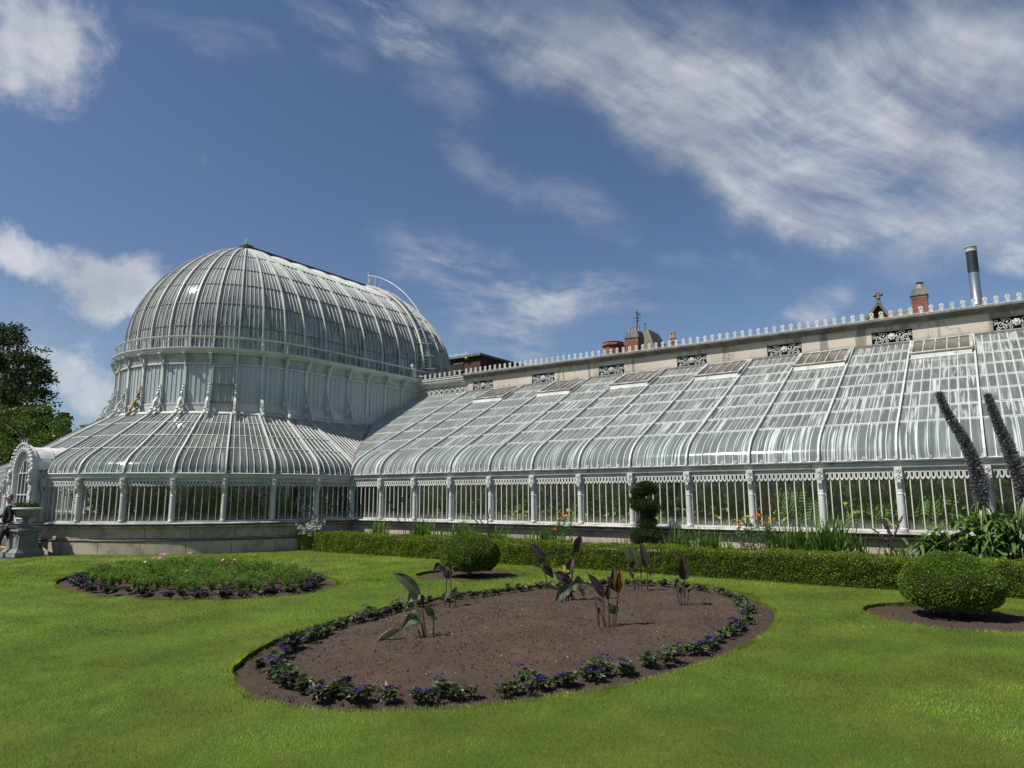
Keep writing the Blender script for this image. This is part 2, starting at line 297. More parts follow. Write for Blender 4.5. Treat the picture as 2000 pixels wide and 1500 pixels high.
def glass_mat(name, tint=(.80, .86, .84), dirt=(.42, .47, .47), hi=(.62, .66, .66), base=.3, edge=.5, ew=.12, streak=.6, var=.3, rough=.06, jit=.025, aspect=3., lap=.0, lapw=.06, mold=0., moldc=(.06, .06, .05), fk=1.5, rk=.16, sf=1.7):
    m, g, o = new_mat(name); tx = g.new('ShaderNodeTexCoord'); uv = tx.outputs['UV']; s = g.sep(uv)
    geo = g.new('ShaderNodeNewGeometry')
    cell = g.comb(g.math('FLOOR', s[0]), g.math('FLOOR', s[1]))
    wnz = g.new('ShaderNodeTexWhiteNoise', noise_dimensions='2D'); g.l.new(cell, wnz.inputs['Vector'])
    r1 = wnz.outputs['Value']; rc = g.sep(wnz.outputs['Color'])
    fu = g.math('FRACT', s[0]); fv = g.math('FRACT', s[1])
    eu = g.math('MINIMUM', fu, g.math('SUBTRACT', 1., fu)); ev = g.math('MULTIPLY', g.math('MINIMUM', fv, g.math('SUBTRACT', 1., fv)), aspect)
    # rounded-rectangle clean centre
    a = g.math('MAXIMUM', g.math('SUBTRACT', ew*1.8, eu), 0.); b = g.math('MAXIMUM', g.math('SUBTRACT', ew*1.8, ev), 0.)
    dd = g.math('SQRT', g.math('ADD', g.math('MULTIPLY', a, a), g.math('MULTIPLY', b, b)))
    nz = g.noise(g.vmath('MULTIPLY', uv, (3., 3., 1.)), 1.5, 3, .6)
    em = g.mapr(g.math('ADD', dd, g.math('MULTIPLY', g.math('SUBTRACT', nz, .5), .06)), ew*.75, ew*1.7)
    off = g.math('MULTIPLY', r1, 37.)
    sv = g.comb(g.math('ADD', g.math('MULTIPLY', s[0], sf), off), g.math('MULTIPLY', s[1], .42), off)
    st = g.mapr(g.noise(sv, 1.6, 3, .55), .47, .66)
    lo = g.mapr(g.noise(geo.outputs['Position'], .5, 3, .5), .3, .7, .6, 1.3)
    sm = g.math('MULTIPLY', g.math('MULTIPLY', st, lo), g.math('MULTIPLY', g.mapr(rc[1], .15, .95, .15, 1.), streak))
    d = g.math('ADD', g.math('ADD', base, g.math('MULTIPLY', g.math('SUBTRACT', r1, .5), var*2)), g.math('ADD', g.math('MULTIPLY', em, edge), sm))
    if lap: d = g.math('ADD', d, g.math('MULTIPLY', g.mapr(fv, .0, lapw, lap, 0), 1.))
    d = g.math('MINIMUM', g.math('MAXIMUM', d, .012), .97)
    dc = g.mix(g.mapr(rc[2], 0, 1, 0, .5), dirt, tuple(.82*q*k for q, k in zip(dirt, (1.02, 1., .92))))
    dc = g.mix(g.math('MULTIPLY', g.math('MAXIMUM', em, g.math('MULTIPLY', st, g.mapr(rc[1], .15, .95, .15, 1.))), .95), dc, hi)
    if mold:
        mv = g.comb(g.math('MULTIPLY', s[0], .9), g.math('MULTIPLY', s[1], .55))
        mm = g.math('MULTIPLY', g.math('MULTIPLY', g.mapr(g.noise(mv, 1.3, 6, .72), .44, .60), g.mapr(s[1], 4.2, .6, .12, 1.)), mold)
        dc = g.mix(mm, dc, moldc)
    jn = g.vmath('SCALE', g.vmath('SUBTRACT', wnz.outputs['Color'], (.5, .5, .5)), None); jn.node.inputs[3].default_value = jit
    wob = g.vmath('SCALE', g.vmath('SUBTRACT', g.noise(uv, 1.7, 1, .5, out=1), (.5, .5, .5)), None); wob.node.inputs[3].default_value = jit*1.5
    nrm = g.vmath('NORMALIZE', g.vmath('ADD', geo.outputs['Normal'], g.vmath('ADD', jn, wob)))
    df = g.new('ShaderNodeBsdfDiffuse'); g.l.new(dc, df.inputs[0])
    tl = g.new('ShaderNodeBsdfTranslucent'); g.l.new(dc, tl.inputs[0])
    tr = g.new('ShaderNodeBsdfTransparent'); tr.inputs[0].default_value = (*tint, 1)
    gl = g.new('ShaderNodeBsdfGlossy'); g.l.new(g.math('ADD', g.math('MULTIPLY', d, rk), rough), gl.inputs['Roughness']); g.l.new(nrm, gl.inputs['Normal'])
    fc = g.math('ABSOLUTE', g.vmath('DOT_PRODUCT', nrm, geo.outputs['Incoming'], out=1)); frv = g.math('ADD', .045, g.math('MULTIPLY', .955, g.math('POWER', g.math('SUBTRACT', 1., fc, clamp=True), 5.)))
    body = g.mixsh(d, tr.outputs[0], g.mixsh(.26, df.outputs[0], tl.outputs[0]))
    g.l.new(g.mixsh(g.math('MULTIPLY', frv, fk, clamp=True), body, gl.outputs[0]), o.inputs[0]); return m
G_ = {}
G_['wing'] = glass_mat('wing_roof_glass', (.55, .58, .56), (.27, .295, .275), (.64, .70, .68), .62, .9, .15, 1.0, .12, .04, .02, 2.2, rk=.10, fk=1.2)
G_['curve'] = glass_mat('curved_eaves_glass', (.58, .64, .62), (.28, .33, .32), (.66, .75, .75), .55, .5, .12, 1.3, .14, .05, .006, 4., rk=.06, sf=2.2)
G_['skirt'] = glass_mat('skirt_glass', (.60, .68, .64), (.34, .39, .36), (.50, .56, .53), .30, .25, .08, .45, .07, .04, .02, 5.)
G_['dome'] = glass_mat('dome_glass', (.60, .66, .64), (.33, .355, .345), (.50, .53, .52), .78, .10, .05, .25, .08, .04, .035, 8., lap=.2, mold=1., rk=.05)
G_['drum'] = glass_mat('drum_glass', (.6, .66, .66), (.46, .53, .56), (.6, .66, .68), .85, .08, .05, .2, .05, .10, .01, 8.)
G_['low'] = glass_mat('lower_window_glass', (.93, .95, .93), (.34, .36, .35), (.4, .42, .41), .015, .0, .05, .02, .005, .012, .012, 8., lap=.40, lapw=.22, fk=1.)
G_['grey'] = glass_mat('roof_light_glass', (.4, .4, .38), (.15, .145, .13), (.22, .21, .19), .85, .1, .08, .2, .1, .1, .02, 2.)

# ------------------------------------------------------------------ mesh helpers
def V3(*a): return Vector(a)
class MB:
    def __init__(s): s.v = []; s.f = []; s.uv = []; s.has_uv = False
    def face(s, pts, uv=None):
        k = len(s.v); s.v += [tuple(p) for p in pts]; s.f.append(tuple(range(k, k+len(pts))))
        if uv: s.has_uv = True; s.uv += uv
        else: s.uv += [(0, 0)]*len(pts)
    def polys(s, verts, faces, uvs=None):
        k = len(s.v); s.v += [tuple(p) for p in verts]
        for i, f in enumerate(faces):
            s.f.append(tuple(k+a for a in f))
            if uvs: s.has_uv = True; s.uv += uvs[i]
            else: s.uv += [(0, 0)]*len(f)
    def box(s, x0, x1, y0, y1, z0, z1):
        v = [(x, y, z) for z in (z0, z1) for y in (y0, y1) for x in (x0, x1)]
        s.polys(v, [(0, 2, 3, 1), (4, 5, 7, 6), (0, 1, 5, 4), (2, 6, 7, 3), (0, 4, 6, 2), (1, 3, 7, 5)])
    def sweep(s, pts, sides, prof, closed=False, caps=True, uvs=None):
        # pts: centre points; sides: list of (a,b) vectors; prof: closed 2D outline
        n = len(prof); verts = []
        for p, (a, b) in zip(pts, sides):
            for x, y in prof: verts.append(p + a*x + b*y)
        F = []; m_ = len(pts)
        for i in range(m_ if closed else m_-1):
            j = (i+1) % m_
            for k in range(n):
                l = (k+1) % n; F.append((i*n+k, j*n+k, j*n+l, i*n+l))
        if caps and not closed: F += [tuple(range(n))[::-1], tuple((m_-1)*n+k for k in range(n))]
        s.polys(verts, F)
    def bar(s, pts, nrms, wd, dp, off=0.):
        pts = [Vector(p) for p in pts]; sd_ = []
        for i, p in enumerate(pts):
            t = (pts[min(i+1, len(pts)-1)] - pts[max(i-1, 0)]).normalized(); nn = Vector(nrms[i] if isinstance(nrms, list) else nrms)
            a = t.cross(nn).normalized(); b = a.cross(t).normalized(); sd_.append((a, b))
        s.sweep([p + b*off for p, (a, b) in zip(pts, sd_)], sd_, [(-wd/2, -dp/2), (wd/2, -dp/2), (wd/2, dp/2), (-wd/2, dp/2)])
    def tube(s, pts, r, n=6, closed=False, r1=None):
        pts = [Vector(p) for p in pts]; m_ = len(pts); sd_ = []; ref = None
        for i, p in enumerate(pts):
            if closed: t = pts[(i+1) % m_] - pts[i-1]
            else: t = pts[min(i+1, m_-1)] - pts[max(i-1, 0)]
            t = t.normalized() if t.length > 1e-9 else V3(0, 0, 1)
            if ref is None: ref = V3(0, 0, 1) if abs(t.z) < .9 else V3(1, 0, 0)
            a = t.cross(ref)
            a = a.normalized() if a.length > 1e-4 else V3(1, 0, 0)
            b = t.cross(a).normalized(); ref = -b if False else (a.cross(t)).normalized()
            rr = r if r1 is None else r + (r1-r)*i/max(1, m_-1)
            if isinstance(r, list): rr = r[i]
            sd_.append((a*rr, b*rr))
        s.sweep(pts, sd_, [(math.cos(2*PI*k/n), math.sin(2*PI*k/n)) for k in range(n)], closed)
    def lathe(s, prof, c=(0, 0, 0), n=24, a0=0., a1=2*PI):
        full = abs(a1-a0-2*PI) < 1e-6; k = n if full else n+1; verts = []
        for i in range(k):
            t = a0 + (a1-a0)*i/n
            for r, z in prof: verts.append((c[0]+r*math.cos(t), c[1]+r*math.sin(t), c[2]+z))
        q = len(prof); F = []
        for i in range(n):
            j = (i+1) % k
            for l in range(q-1): F.append((i*q+l, j*q+l, j*q+l+1, i*q+l+1))
        s.polys(verts, F)
    def disc_ring(s, c, a, b, r0, r1, th, n=16):        # flat ring with thickness, in plane a,b
        c, a, b = Vector(c), Vector(a), Vector(b); nn = a.cross(b).normalized()*th/2
        pr = []
        pts = [c + (a*math.cos(2*PI*i/n) + b*math.sin(2*PI*i/n))*(r0+r1)/2 for i in range(n)]
        sd_ = [((a*math.cos(2*PI*i/n) + b*math.sin(2*PI*i/n))*(r1-r0)/2, nn) for i in range(n)]
        s.sweep(pts, sd_, [(-1, -1), (1, -1), (1, 1), (-1, 1)], closed=True)
    def ball(s, c, r, n=8, sz=1.):
        pr = [(max(r*math.sin(PI*i/n), 1e-4), -r*sz*math.cos(PI*i/n)) for i in range(n+1)]; s.lathe(pr, c, n+2)
    def mesh(s, name, smooth=False):
        me = bpy.data.meshes.new(name); me.from_pydata(s.v, [], s.f)
        if s.has_uv:
            l = me.uv_layers.new(name='uv'); l.data.foreach_set('uv', np.array(s.uv, 'f').ravel())
        if smooth: me.polygons.foreach_set('use_smooth', [True]*len(me.polygons))
        me.update(); return me
def link(o, parent=None):
    C.objects.link(o)
    if parent is not None: o.parent = parent
    return o
def obj(name, mb, mat, parent=None, smooth=False, fix=True):
    me = mb.mesh(name, smooth) if isinstance(mb, MB) else mb
    if isinstance(mb, MB) and fix and not mb.has_uv:
        b = bmesh.new(); b.from_mesh(me); bmesh.ops.recalc_face_normals(b, faces=b.faces); b.to_mesh(me); b.free()
    if smooth == 'auto': pass
    me.materials.clear(); me.materials.append(M_[mat] if isinstance(mat, str) else mat)
    return link(bpy.data.objects.new(name, me), parent)
def tag(o, label=None, cat=None, group=None, kind=None):
    if label: o['label'] = label
    if cat: o['category'] = cat
    if group: o['group'] = group
    if kind: o['kind'] = kind
    return o
def empty(name, loc=(0, 0, 0), rz=0., parent=None):
    o = bpy.data.objects.new(name, None); o.empty_display_size = .2; link(o, parent); o.location = loc; o.rotation_euler.z = rz; return o
def copy_tree(o, parent=None):
    c = o.copy(); C.objects.link(c); c.parent = parent
    for ch in [q for q in C.objects if q.parent == o]: copy_tree(ch, c)
    return c
def quads_mesh(name, verts, mat, parent=None, k=4):     # unshared quads / tris straight from numpy
    n = len(verts)//k; me = bpy.data.meshes.new(name)
    me.vertices.add(n*k); me.vertices.foreach_set('co', np.ascontiguousarray(verts, 'f').ravel())
    me.loops.add(n*k); me.loops.foreach_set('vertex_index', np.arange(n*k, dtype='i'))
    me.polygons.add(n); me.polygons.foreach_set('loop_start', np.arange(0, n*k, k, dtype='i'))
    me.polygons.foreach_set('loop_total', np.full(n, k, 'i')); me.update(calc_edges=True); me.validate()
    return obj(name, me, mat, parent)
def unit(a): return a/np.maximum(np.linalg.norm(a, axis=-1, keepdims=True), 1e-9)
def leaves(P, D, L, Wd, spread=.6, fold=0., rng=nrnd):
    """diamond leaves: base P, mean direction D, length L, width Wd"""
    n = len(P); D = unit(np.asarray(D, float) + rng.normal(0, spread, (n, 3)))
    r = rng.normal(0, 1, (n, 3)); S = unit(np.cross(D, r)); Nn = unit(np.cross(S, D))
    L = (L*rng.uniform(.65, 1.35, n))[:, None]; Wd = (Wd*rng.uniform(.7, 1.3, n))[:, None]
    tip = P + D*L - Nn*L*fold; mid = P + D*L*.45 + Nn*L*.06
    return np.stack([P, mid-S*Wd/2, tip, mid+S*Wd/2], 1).reshape(-1, 3)

# ------------------------------------------------------------------ glasshouse geometry
DI, XM = .13, -23.05                                # the skirt and wings mirror about XM; the drum sits a touch to the right
XC, YC, YB, DY = -22.90, 14.8, 21.31, .93        # dome axis, centres of its two round ends, bay length on the straight side
YW, YBK, S0, X0 = 14.8, 20.44, 1.368, -15.154    # wing facade, back wall, bay width, first post
NB = 23
def stad(s):                                       # frame on the stadium plan: origin (pulled in by DI), outward normal
    o, n = stad0(s); return o - n*DI, n
def stad0(s, yc=YC):
    sg = 1 if s >= 0 else -1; q = abs(s)
    if q <= 8: t = RAD(q*11.25); return V3(XC, yc, 0), V3(sg*math.sin(t), -math.cos(t), 0)
    if q <= 15: return V3(XC, yc + (q-8)*DY, 0), V3(sg, 0, 0)
    t = RAD(90 + (q-15)*11.25); return V3(XC, YB, 0), V3(sg*math.sin(t), -math.cos(t), 0)
def SP(s, R, z):
    o, n = stad(s); p = o + n*R; p.z = z; return p
def bez(p0, p1, p2, p3, n):
    o = []
    for i in range(n+1):
        t = i/n; a = (1-t)**3; b = 3*t*(1-t)**2; c = 3*t*t*(1-t); d = t**3
        o.append((a*p0[0]+b*p1[0]+c*p2[0]+d*p3[0], a*p0[1]+b*p1[1]+c*p2[1]+d*p3[1]))
    return o
def pnormal(prof, i, n):                           # 3D outward normal of a (R,z) profile point
    a, b = prof[max(i-1, 0)], prof[min(i+1, len(prof)-1)]; dr, dz = b[0]-a[0], b[1]-a[1]
    v = n*dz + V3(0, 0, -dr); v.normalize(); return v if v.z > -.3 else v
def shell_glass(mb, frame, s_list, prof, rows, i0=0, sub=1):
    """panes between the s stations, along a profile; rows = indices into prof where panes break"""
    for a in range(len(s_list)-1):
        for r in range(len(rows)-1):
            i1, i2 = rows[r], rows[r+1]
            for k in range(i1, i2):
                fv0, fv1 = (k-i1)/(i2-i1), (k+1-i1)/(i2-i1)
                fv0 = min(fv0, .9999); fv1 = min(fv1, .9999)
                q = []
                for s_, kk in ((s_list[a], k), (s_list[a+1], k), (s_list[a+1], k+1), (s_list[a], k+1)):
                    o, n = frame(s_); p = o + n*prof[kk][0]; p.z = prof[kk][1]; q.append(p)
                u = i0 + a
                mb.face(q, [(u+.0001, r+fv0), (u+.9999, r+fv0), (u+.9999, r+fv1), (u+.0001, r+fv1)])
def merid(mb, frame, s, prof, wd, dp, off=0., i0=0, i1=None):
    o, n = frame(s); i1 = len(prof)-1 if i1 is None else i1
    pts = []; nr = []
    for i in range(i0, i1+1):
        p = o + n*prof[i][0]; p.z = prof[i][1]; pts.append(p); nr.append(pnormal(prof, i, n))
    if len(pts) > 1: mb.bar(pts, nr, wd, dp, off)
def ring(mb, frame, s_list, R, z, nz, wd, dp, off=0., closed=False):
    pts = []; sd_ = []
    for s_ in s_list:
        o, n = frame(s_); p = o + n*R; p.z = z; pts.append(p)
        nn = (n*nz[0] + V3(0, 0, nz[1])).normalized(); t = n.cross(V3(0, 0, 1)).normalized(); tt = nn.cross(t).normalized()
        sd_.append((tt, nn))
    mb.sweep([p + b*off for p, (a, b) in zip(pts, sd_)], sd_, [(-wd/2, -dp/2), (wd/2, -dp/2), (wd/2, dp/2), (-wd/2, dp/2)], closed)
def band(mb, frame, s_list, prof2, closed=False):   # closed (R,z) outline swept along the plan
    sd_ = []; pts = []
    for s_ in s_list:
        o, n = frame(s_); pts.append(o); sd_.append((n, V3(0, 0, 1)))
    mb.sweep(pts, sd_, prof2, closed)
def fine(a, b, k): return [a + (b-a)*i/k for i in range(k+1)]

palm = empty('glasshouse', (XC, YC, 0))
tag(palm, 'white iron and glass palm house with tall dome and long low wings', 'glasshouse')
# all parts are modelled in world space, so bring them under the empty without shifting them
def part(name, mb, mat, parent=None, smooth=False):
    if 'glazing' in name or name == 'curved_eaves_pane':      # one smooth curved sheet per bay
        me = mb.mesh(name); b = bmesh.new(); b.from_mesh(me); bmesh.ops.remove_doubles(b, verts=b.verts, dist=1e-4); b.to_mesh(me); b.free(); me.polygons.foreach_set('use_smooth', [True]*len(me.polygons)); mb = me
    o = obj(name, mb, mat, parent or palm, smooth)
    if parent is None: o.location = (-XC, -YC, 0)
    return o

# --- dome
DR, DZ = 3.86, 6.75
dprof = [(3.86, 6.2), (3.86, 6.4), (3.86, 6.6), (3.86, 6.75)]
for i in range(1, 25):
    t = PI/2*i/24; dprof.append((DI + (DR-DI)*max(math.cos(t), 0)**1.32, DZ + 4.11*math.sin(t)))
rows = [0, 4, 7, 10, 13, 17, len(dprof)-1]
NP = 5
for s0 in range(-NB, NB):
    if s0 in (-NB, NB-1) or True:
        mb = MB(); shell_glass(mb, stad, fine(s0, s0+1, NP), dprof, rows, i0=(s0+NB)*NP)
        o = part('dome_glazing', mb, G_['dome']) if s0 % 2 == 0 or True else None
mb = MB()
for s0 in range(-NB, NB):
    for k in range(1, NP): merid(mb, stad, s0+k/NP, dprof, .015, .026, .008, 0, len(dprof)-2)
part('dome_glazing_bars', mb, 'paint')
for s0 in range(-NB, NB):
    mb = MB(); merid(mb, stad, s0, dprof, .042, .09, .03); part('dome_rib', mb, 'paint')
mb = MB(); ALL = fine(-NB, NB, NB*2*3)
for r in rows[1:-1]:
    R, z = dprof[r]; dd_ = pnormal(dprof, r, V3(1, 0, 0)); ring(mb, stad, ALL, R, z, (dd_.x, dd_.z), .028, .03, .012)
part('dome_lap_rail', mb, 'lead')
# ridge with pins, finials
mb = MB()
zr = 11.0
mb.box(XC-.24, XC+.24, YC, YB, zr, zr+.04); mb.box(XC-.14, XC+.14, YC, YB, zr+.041, zr+.085); mb.box(XC-.17, XC+.17, YC, YB, zr-.16, zr-.001)
for e, y in ((-1, YC), (1, YB)):
    mb.lathe([(.001, 0), (.16, .0), (.27, .06), (.27, .10), (.10, .12), (.001, .12)], (XC, y, zr-.02), 20)
part('ridge_capping', mb, 'lead')
mb = MB()
for i in range(1, 27):
    y = YC + (YB-YC)*i/27
    mb.tube([(XC, y, zr+.09), (XC, y, zr+.15)], .008, 5); mb.ball((XC, y, zr+.16), .018, 5)
part('ridge_pins', mb, 'paint')
def finial(x, y, z, k=1.):
    mb = MB(); P = [(.03, 0), (.05, .02), (.02, .04), (.014, .09), (.05, .12), (.06, .15), (.02, .18), (.014, .22), (.04, .25), (.012, .28), (.03, .32), (.008, .35), (.004, .42), (.0005, .44)]
    mb.lathe([(r*k, h*k) for r, h in P], (x, y, z), 10)
    for i in range(4):
        t = i*PI/2+.4; a = V3(math.cos(t), math.sin(t), 0)
        for h0, rr in ((.10, .085), (.22, .06)):
            c = V3(x, y, z)+a*rr*.6*k+V3(0, 0, (h0+.02)*k)
            mb.tube([c + a*(.04*k*math.cos(q*.9)) + V3(0, 0, .045*k*math.sin(q*.9)) for q in range(7)], .009*k, 5)
    return part('finial', mb, 'paint', None, True)
finial(XC, YC-.02, zr+.1, .78); finial(XC, YB-.1, zr+.1, .95)

# --- drum below the dome
drp = [(4.05, 4.44), (4.05, 5.10), (4.05, 5.70)]
for s0 in range(-NB, NB):
    mb = MB(); shell_glass(mb, stad, fine(s0, s0+1, NP), drp, [0, 2], i0=(s0+NB)*NP); wdw = part('drum_window', mb, G_['drum'])
    b = MB()
    for k in range(1, NP): merid(b, stad, s0+k/NP, [(4.055, 4.42), (4.055, 5.72)], .014, .03)
    band(b, stad, fine(s0, s0+1, 3), [(4.04, 5.69), (4.115, 5.69), (4.115, 5.735), (4.04, 5.735)])
    band(b, stad, fine(s0, s0+1, 3), [(4.04, 4.39), (4.10, 4.39), (4.10, 4.45), (4.04, 4.45)])
    part('window_frame', b, 'paint', wdw)
    # lace frieze: upright bars with little arches
    f = MB(); q = NP*2+1
    for k in range(q):
        merid(f, stad, s0+(k+.5)/q, [(4.07, 5.80), (4.07, 6.04)], .016, .02)
        if k < q-1:
            a, n = stad(s0+(k+1)/q); t = n.cross(V3(0, 0, 1)).normalized(); hw = (SP(s0+.5/q, 4.07, 0)-SP(s0+1.5/q, 4.07, 0)).length/2
            c = a + n*4.07; c.z = 5.80
            if k % 2 == 0:
                f.tube([c + t*math.cos(PI*i/8)*hw + V3(0, 0, -.01-math.sin(PI*i/8)*hw*1.2 + .0) for i in range(9)], .008, 4)
            else:
                f.tube([c + t*math.cos(PI*i/6)*hw + V3(0, 0, -.01+math.sin(PI*i/6)*hw*.6) for i in range(7)], .007, 4)
    part('frieze_panel', f, 'paint_old')
mb = MB()
band(mb, stad, ALL, [(4.0, 4.12), (4.09, 4.12), (4.09, 4.385), (4.0, 4.385)]); part('drum_base_panel', mb, 'paint')
mb = MB(); band(mb, stad, ALL, [(3.995, 5.74), (4.02, 5.74), (4.02, 6.1), (3.995, 6.1)]); part('frieze_backing', mb, 'paint_old')
mb = MB(); band(mb, stad, ALL, [(3.99, 6.04), (4.12, 6.04), (4.15, 6.07), (4.20, 6.10), (4.24, 6.13), (4.24, 6.155), (4.28, 6.19), (4.28, 6.21), (3.99, 6.22)])
part('drum_cornice', mb, 'paint')
mb = MB(); band(mb, stad, ALL, [(4.10, 6.56), (4.17, 6.56), (4.20, 6.585), (4.20, 6.60), (4.10, 6.60)]); part('gutter_rail', mb, 'paint')
for s0 in range(-NB, NB):
    mb = MB(); merid(mb, stad, s0, [(4.03, 4.12), (4.03, 6.05)], .085, .17); merid(mb, stad, s0, [(4.14, 6.2), (4.14, 6.57)], .03, .03)
    a, n = stad(s0); mb.tube([a+n*3.9+V3(0, 0, 6.50), a+n*4.05+V3(0, 0, 6.44), a+n*4.14+V3(0, 0, 6.56)], .012, 5)
    part('drum_post', mb, 'paint')

# scroll brackets (local: x outward, z up)
def spiral(cx_, cz_, r0, r1, a0, turns, n=16):
    return [V3(cx_ + (r0+(r1-r0)*i/n)*math.cos(a0+turns*2*PI*i/n), 0, cz_ + (r0+(r1-r0)*i/n)*math.sin(a0+turns*2*PI*i/n)) for i in range(n+1)]
def flat(mb, pts, r, w=.055):                       # ribbon of cast iron, w wide across
    mb.bar(pts, V3(0, 1, 0), r*2, w)
sb = MB()
flat(sb, [V3(.62, 0, -.34), V3(.56, 0, -.27), V3(.46, 0, -.20), V3(.40, 0, -.10), V3(.38, 0, .0), V3(.33, 0, .12), V3(.22, 0, .22), V3(.10, 0, .27), V3(.06, 0, .33)], .024, .075)
flat(sb, [V3(.62, 0, -.35), V3(.40, 0, -.24), V3(.06, 0, -.03)], .02, .075)
flat(sb, [V3(.44, 0, -.17), V3(.50, 0, -.12), V3(.47, 0, -.09)], .018, .05)
flat(sb, spiral(.18, .05, .135, .02, PI*.9, 1.6, 20), .016, .05)
flat(sb, spiral(.12, .40, .085, .015, -PI*.5, 1.5, 16), .015, .05)
flat(sb, [V3(.05, 0, .48), V3(.09, 0, .53), V3(.05, 0, .60), V3(.085, 0, .64), V3(.045, 0, .70)], .017, .045)
for x_, z_, r_ in ((.60, -.30, .04), (.06, .72, .032), (.075, .62, .028), (.10, .53, .028), (.18, .05, .03), (.12, .40, .025)): sb.ball((x_, 0, z_), r_, 6)
sb.v = [(x*.74, y, z*.93) for x, y, z in sb.v]; sbm = sb.mesh('scroll_bracket')
cb = MB()
flat(cb, spiral(.12, -.09, .065, .015, PI*.2, 1.3, 14), .014, .07)
flat(cb, [V3(.17, 0, -.05), V3(.12, 0, -.17), V3(.05, 0, -.26), V3(.045, 0, -.36)], .016, .06)
cb.ball((.12, 0, -.09), .045, 6); cb.box(.04, .22, -.05, .05, -.035, 0)
cbm = cb.mesh('corbel')
def place(me, name, mat, s, R, z, parent=None):
    a, n = stad(s); o = obj(name, me, mat, palm); o.location = a + n*R + V3(-XC, -YC, z); o.rotation_euler.z = math.atan2(n.y, n.x); return o
for s0 in range(-NB, NB):
    q = abs(s0)
    if q <= 10 or q > 15:
        o = place(sbm if s0 != 1 else sbm.copy(), 'scroll_bracket', 'paint' if s0 != 1 else 'rust', s0, 4.11, 4.36)
        if s0 == 1: o['label'] = 'rust brown scroll bracket'
    place(cbm, 'corbel', 'paint', s0, 4.10, 6.04)
# opening sash in one bay of the drum
a, n = stad(4.5); ws = MB(); t = n.cross(V3(0, 0, 1))*-1; c = a + n*4.12
for z0, z1 in ((4.46, 4.50), (5.0, 5.035), (5.62, 5.66)): ws.bar([c - t*.31 + V3(0, 0, (z0+z1)/2), c + t*.31 + V3(0, 0, (z0+z1)/2)], n, z1-z0, .05)
for k in (-.31, -.105, .105, .31): ws.bar([c + t*k + V3(0, 0, 4.46), c + t*k + V3(0, 0, 5.66)], n, .035 if abs(k) > .2 else .02, .05)
sash = part('opening_sash', ws, 'paint'); tag(sash, 'two light sash window with dark rotten sills')
ws = MB()
for z0 in (4.475, 5.035): ws.bar([c - t*.34 + n*.04 + V3(0, 0, z0), c + t*.34 + n*.04 + V3(0, 0, z0)], n, .045, .06)
part('sash_sill', ws, 'lead', sash)

def stadS(s):
    o, n = stad0(s); return o + V3(XM-XC, 0, 0), n
# --- skirt roof round the foot of the drum
kn, RE = 6.0, 6.68
sprof = bez((RE, 2.17), (RE, 2.50), (kn+.33, 2.684), (kn, 2.90), 7)
for R, z in ((5.40, 3.31), (4.73, 3.75), (3.88, 4.28)): sprof.append((R, z))
srow = [0, 7, 8, 9, 10]; NS = 7
def hs(t):                                          # skirt height at distance t in from its eaves
    R = RE - t
    for (r0, z0), (r1, z1) in zip(sprof, sprof[1:]):
        if r1 <= R <= r0: return z0 + (z1-z0)*(r0-R)/max(1e-6, r0-r1)
    return sprof[-1][1] if R < sprof[-1][0] else sprof[0][1]
wprof = bez((0, 2.17), (0, 2.55), (.38, 2.746), (.78, 2.95), 7)       # wing: distance in from eaves, z
for k in range(1, 7): wprof.append((.78+4.9*k/6.83, 2.95+2.5*k/6.83))
wprof.append((5.70, 5.455)); wrow = [0, 7, 8, 9, 10, 11, 12, 13, 14]
def hw(t):
    for (r0, z0), (r1, z1) in zip(wprof, wprof[1:]):
        if r0 <= t <= r1: return z0 + (z1-z0)*(t-r0)/max(1e-6, r1-r0)
    return wprof[-1][1] if t > 5 else 2.17
def inv(f, z, hi):
    lo = 0.
    for _ in range(30):
        md = (lo+hi)/2
        if f(md) < z: lo = md
        else: hi = md
    return hi
def cut_profile(prof, f, tv):                       # part of the profile beyond distance tv
    return [(tv, f(tv))] + [p for p in prof if p[0] > tv+.02]
DR_ = 4.05
glz = MB(); skb = MB(); ribs = []
for s0 in range(-8, 8):
    mb = MB(); shell_glass(mb, stadS, fine(s0, s0+1, NS), sprof, srow, i0=(s0+9)*NS); part('skirt_glazing', mb, G_['skirt'], smooth=False)
    for k in range(1, NS): merid(skb, stadS, s0+k/NS, sprof, .017, .026, .008)
for s0 in range(-8, 9):
    mb = MB(); merid(mb, stadS, s0, sprof, .044, .075, .025); part('skirt_rib', mb, 'paint')
for r in srow[1:-1]:
    R, z = sprof[r]; ring(skb, stadS, fine(-8, 8, 48), R, z, (.5, .85), .02, .03, .01)
band(skb, stadS, fine(-8, 10.6, 56), [(4.12, 4.13), (4.22, 4.07), (4.24, 4.10), (4.16, 4.17)])
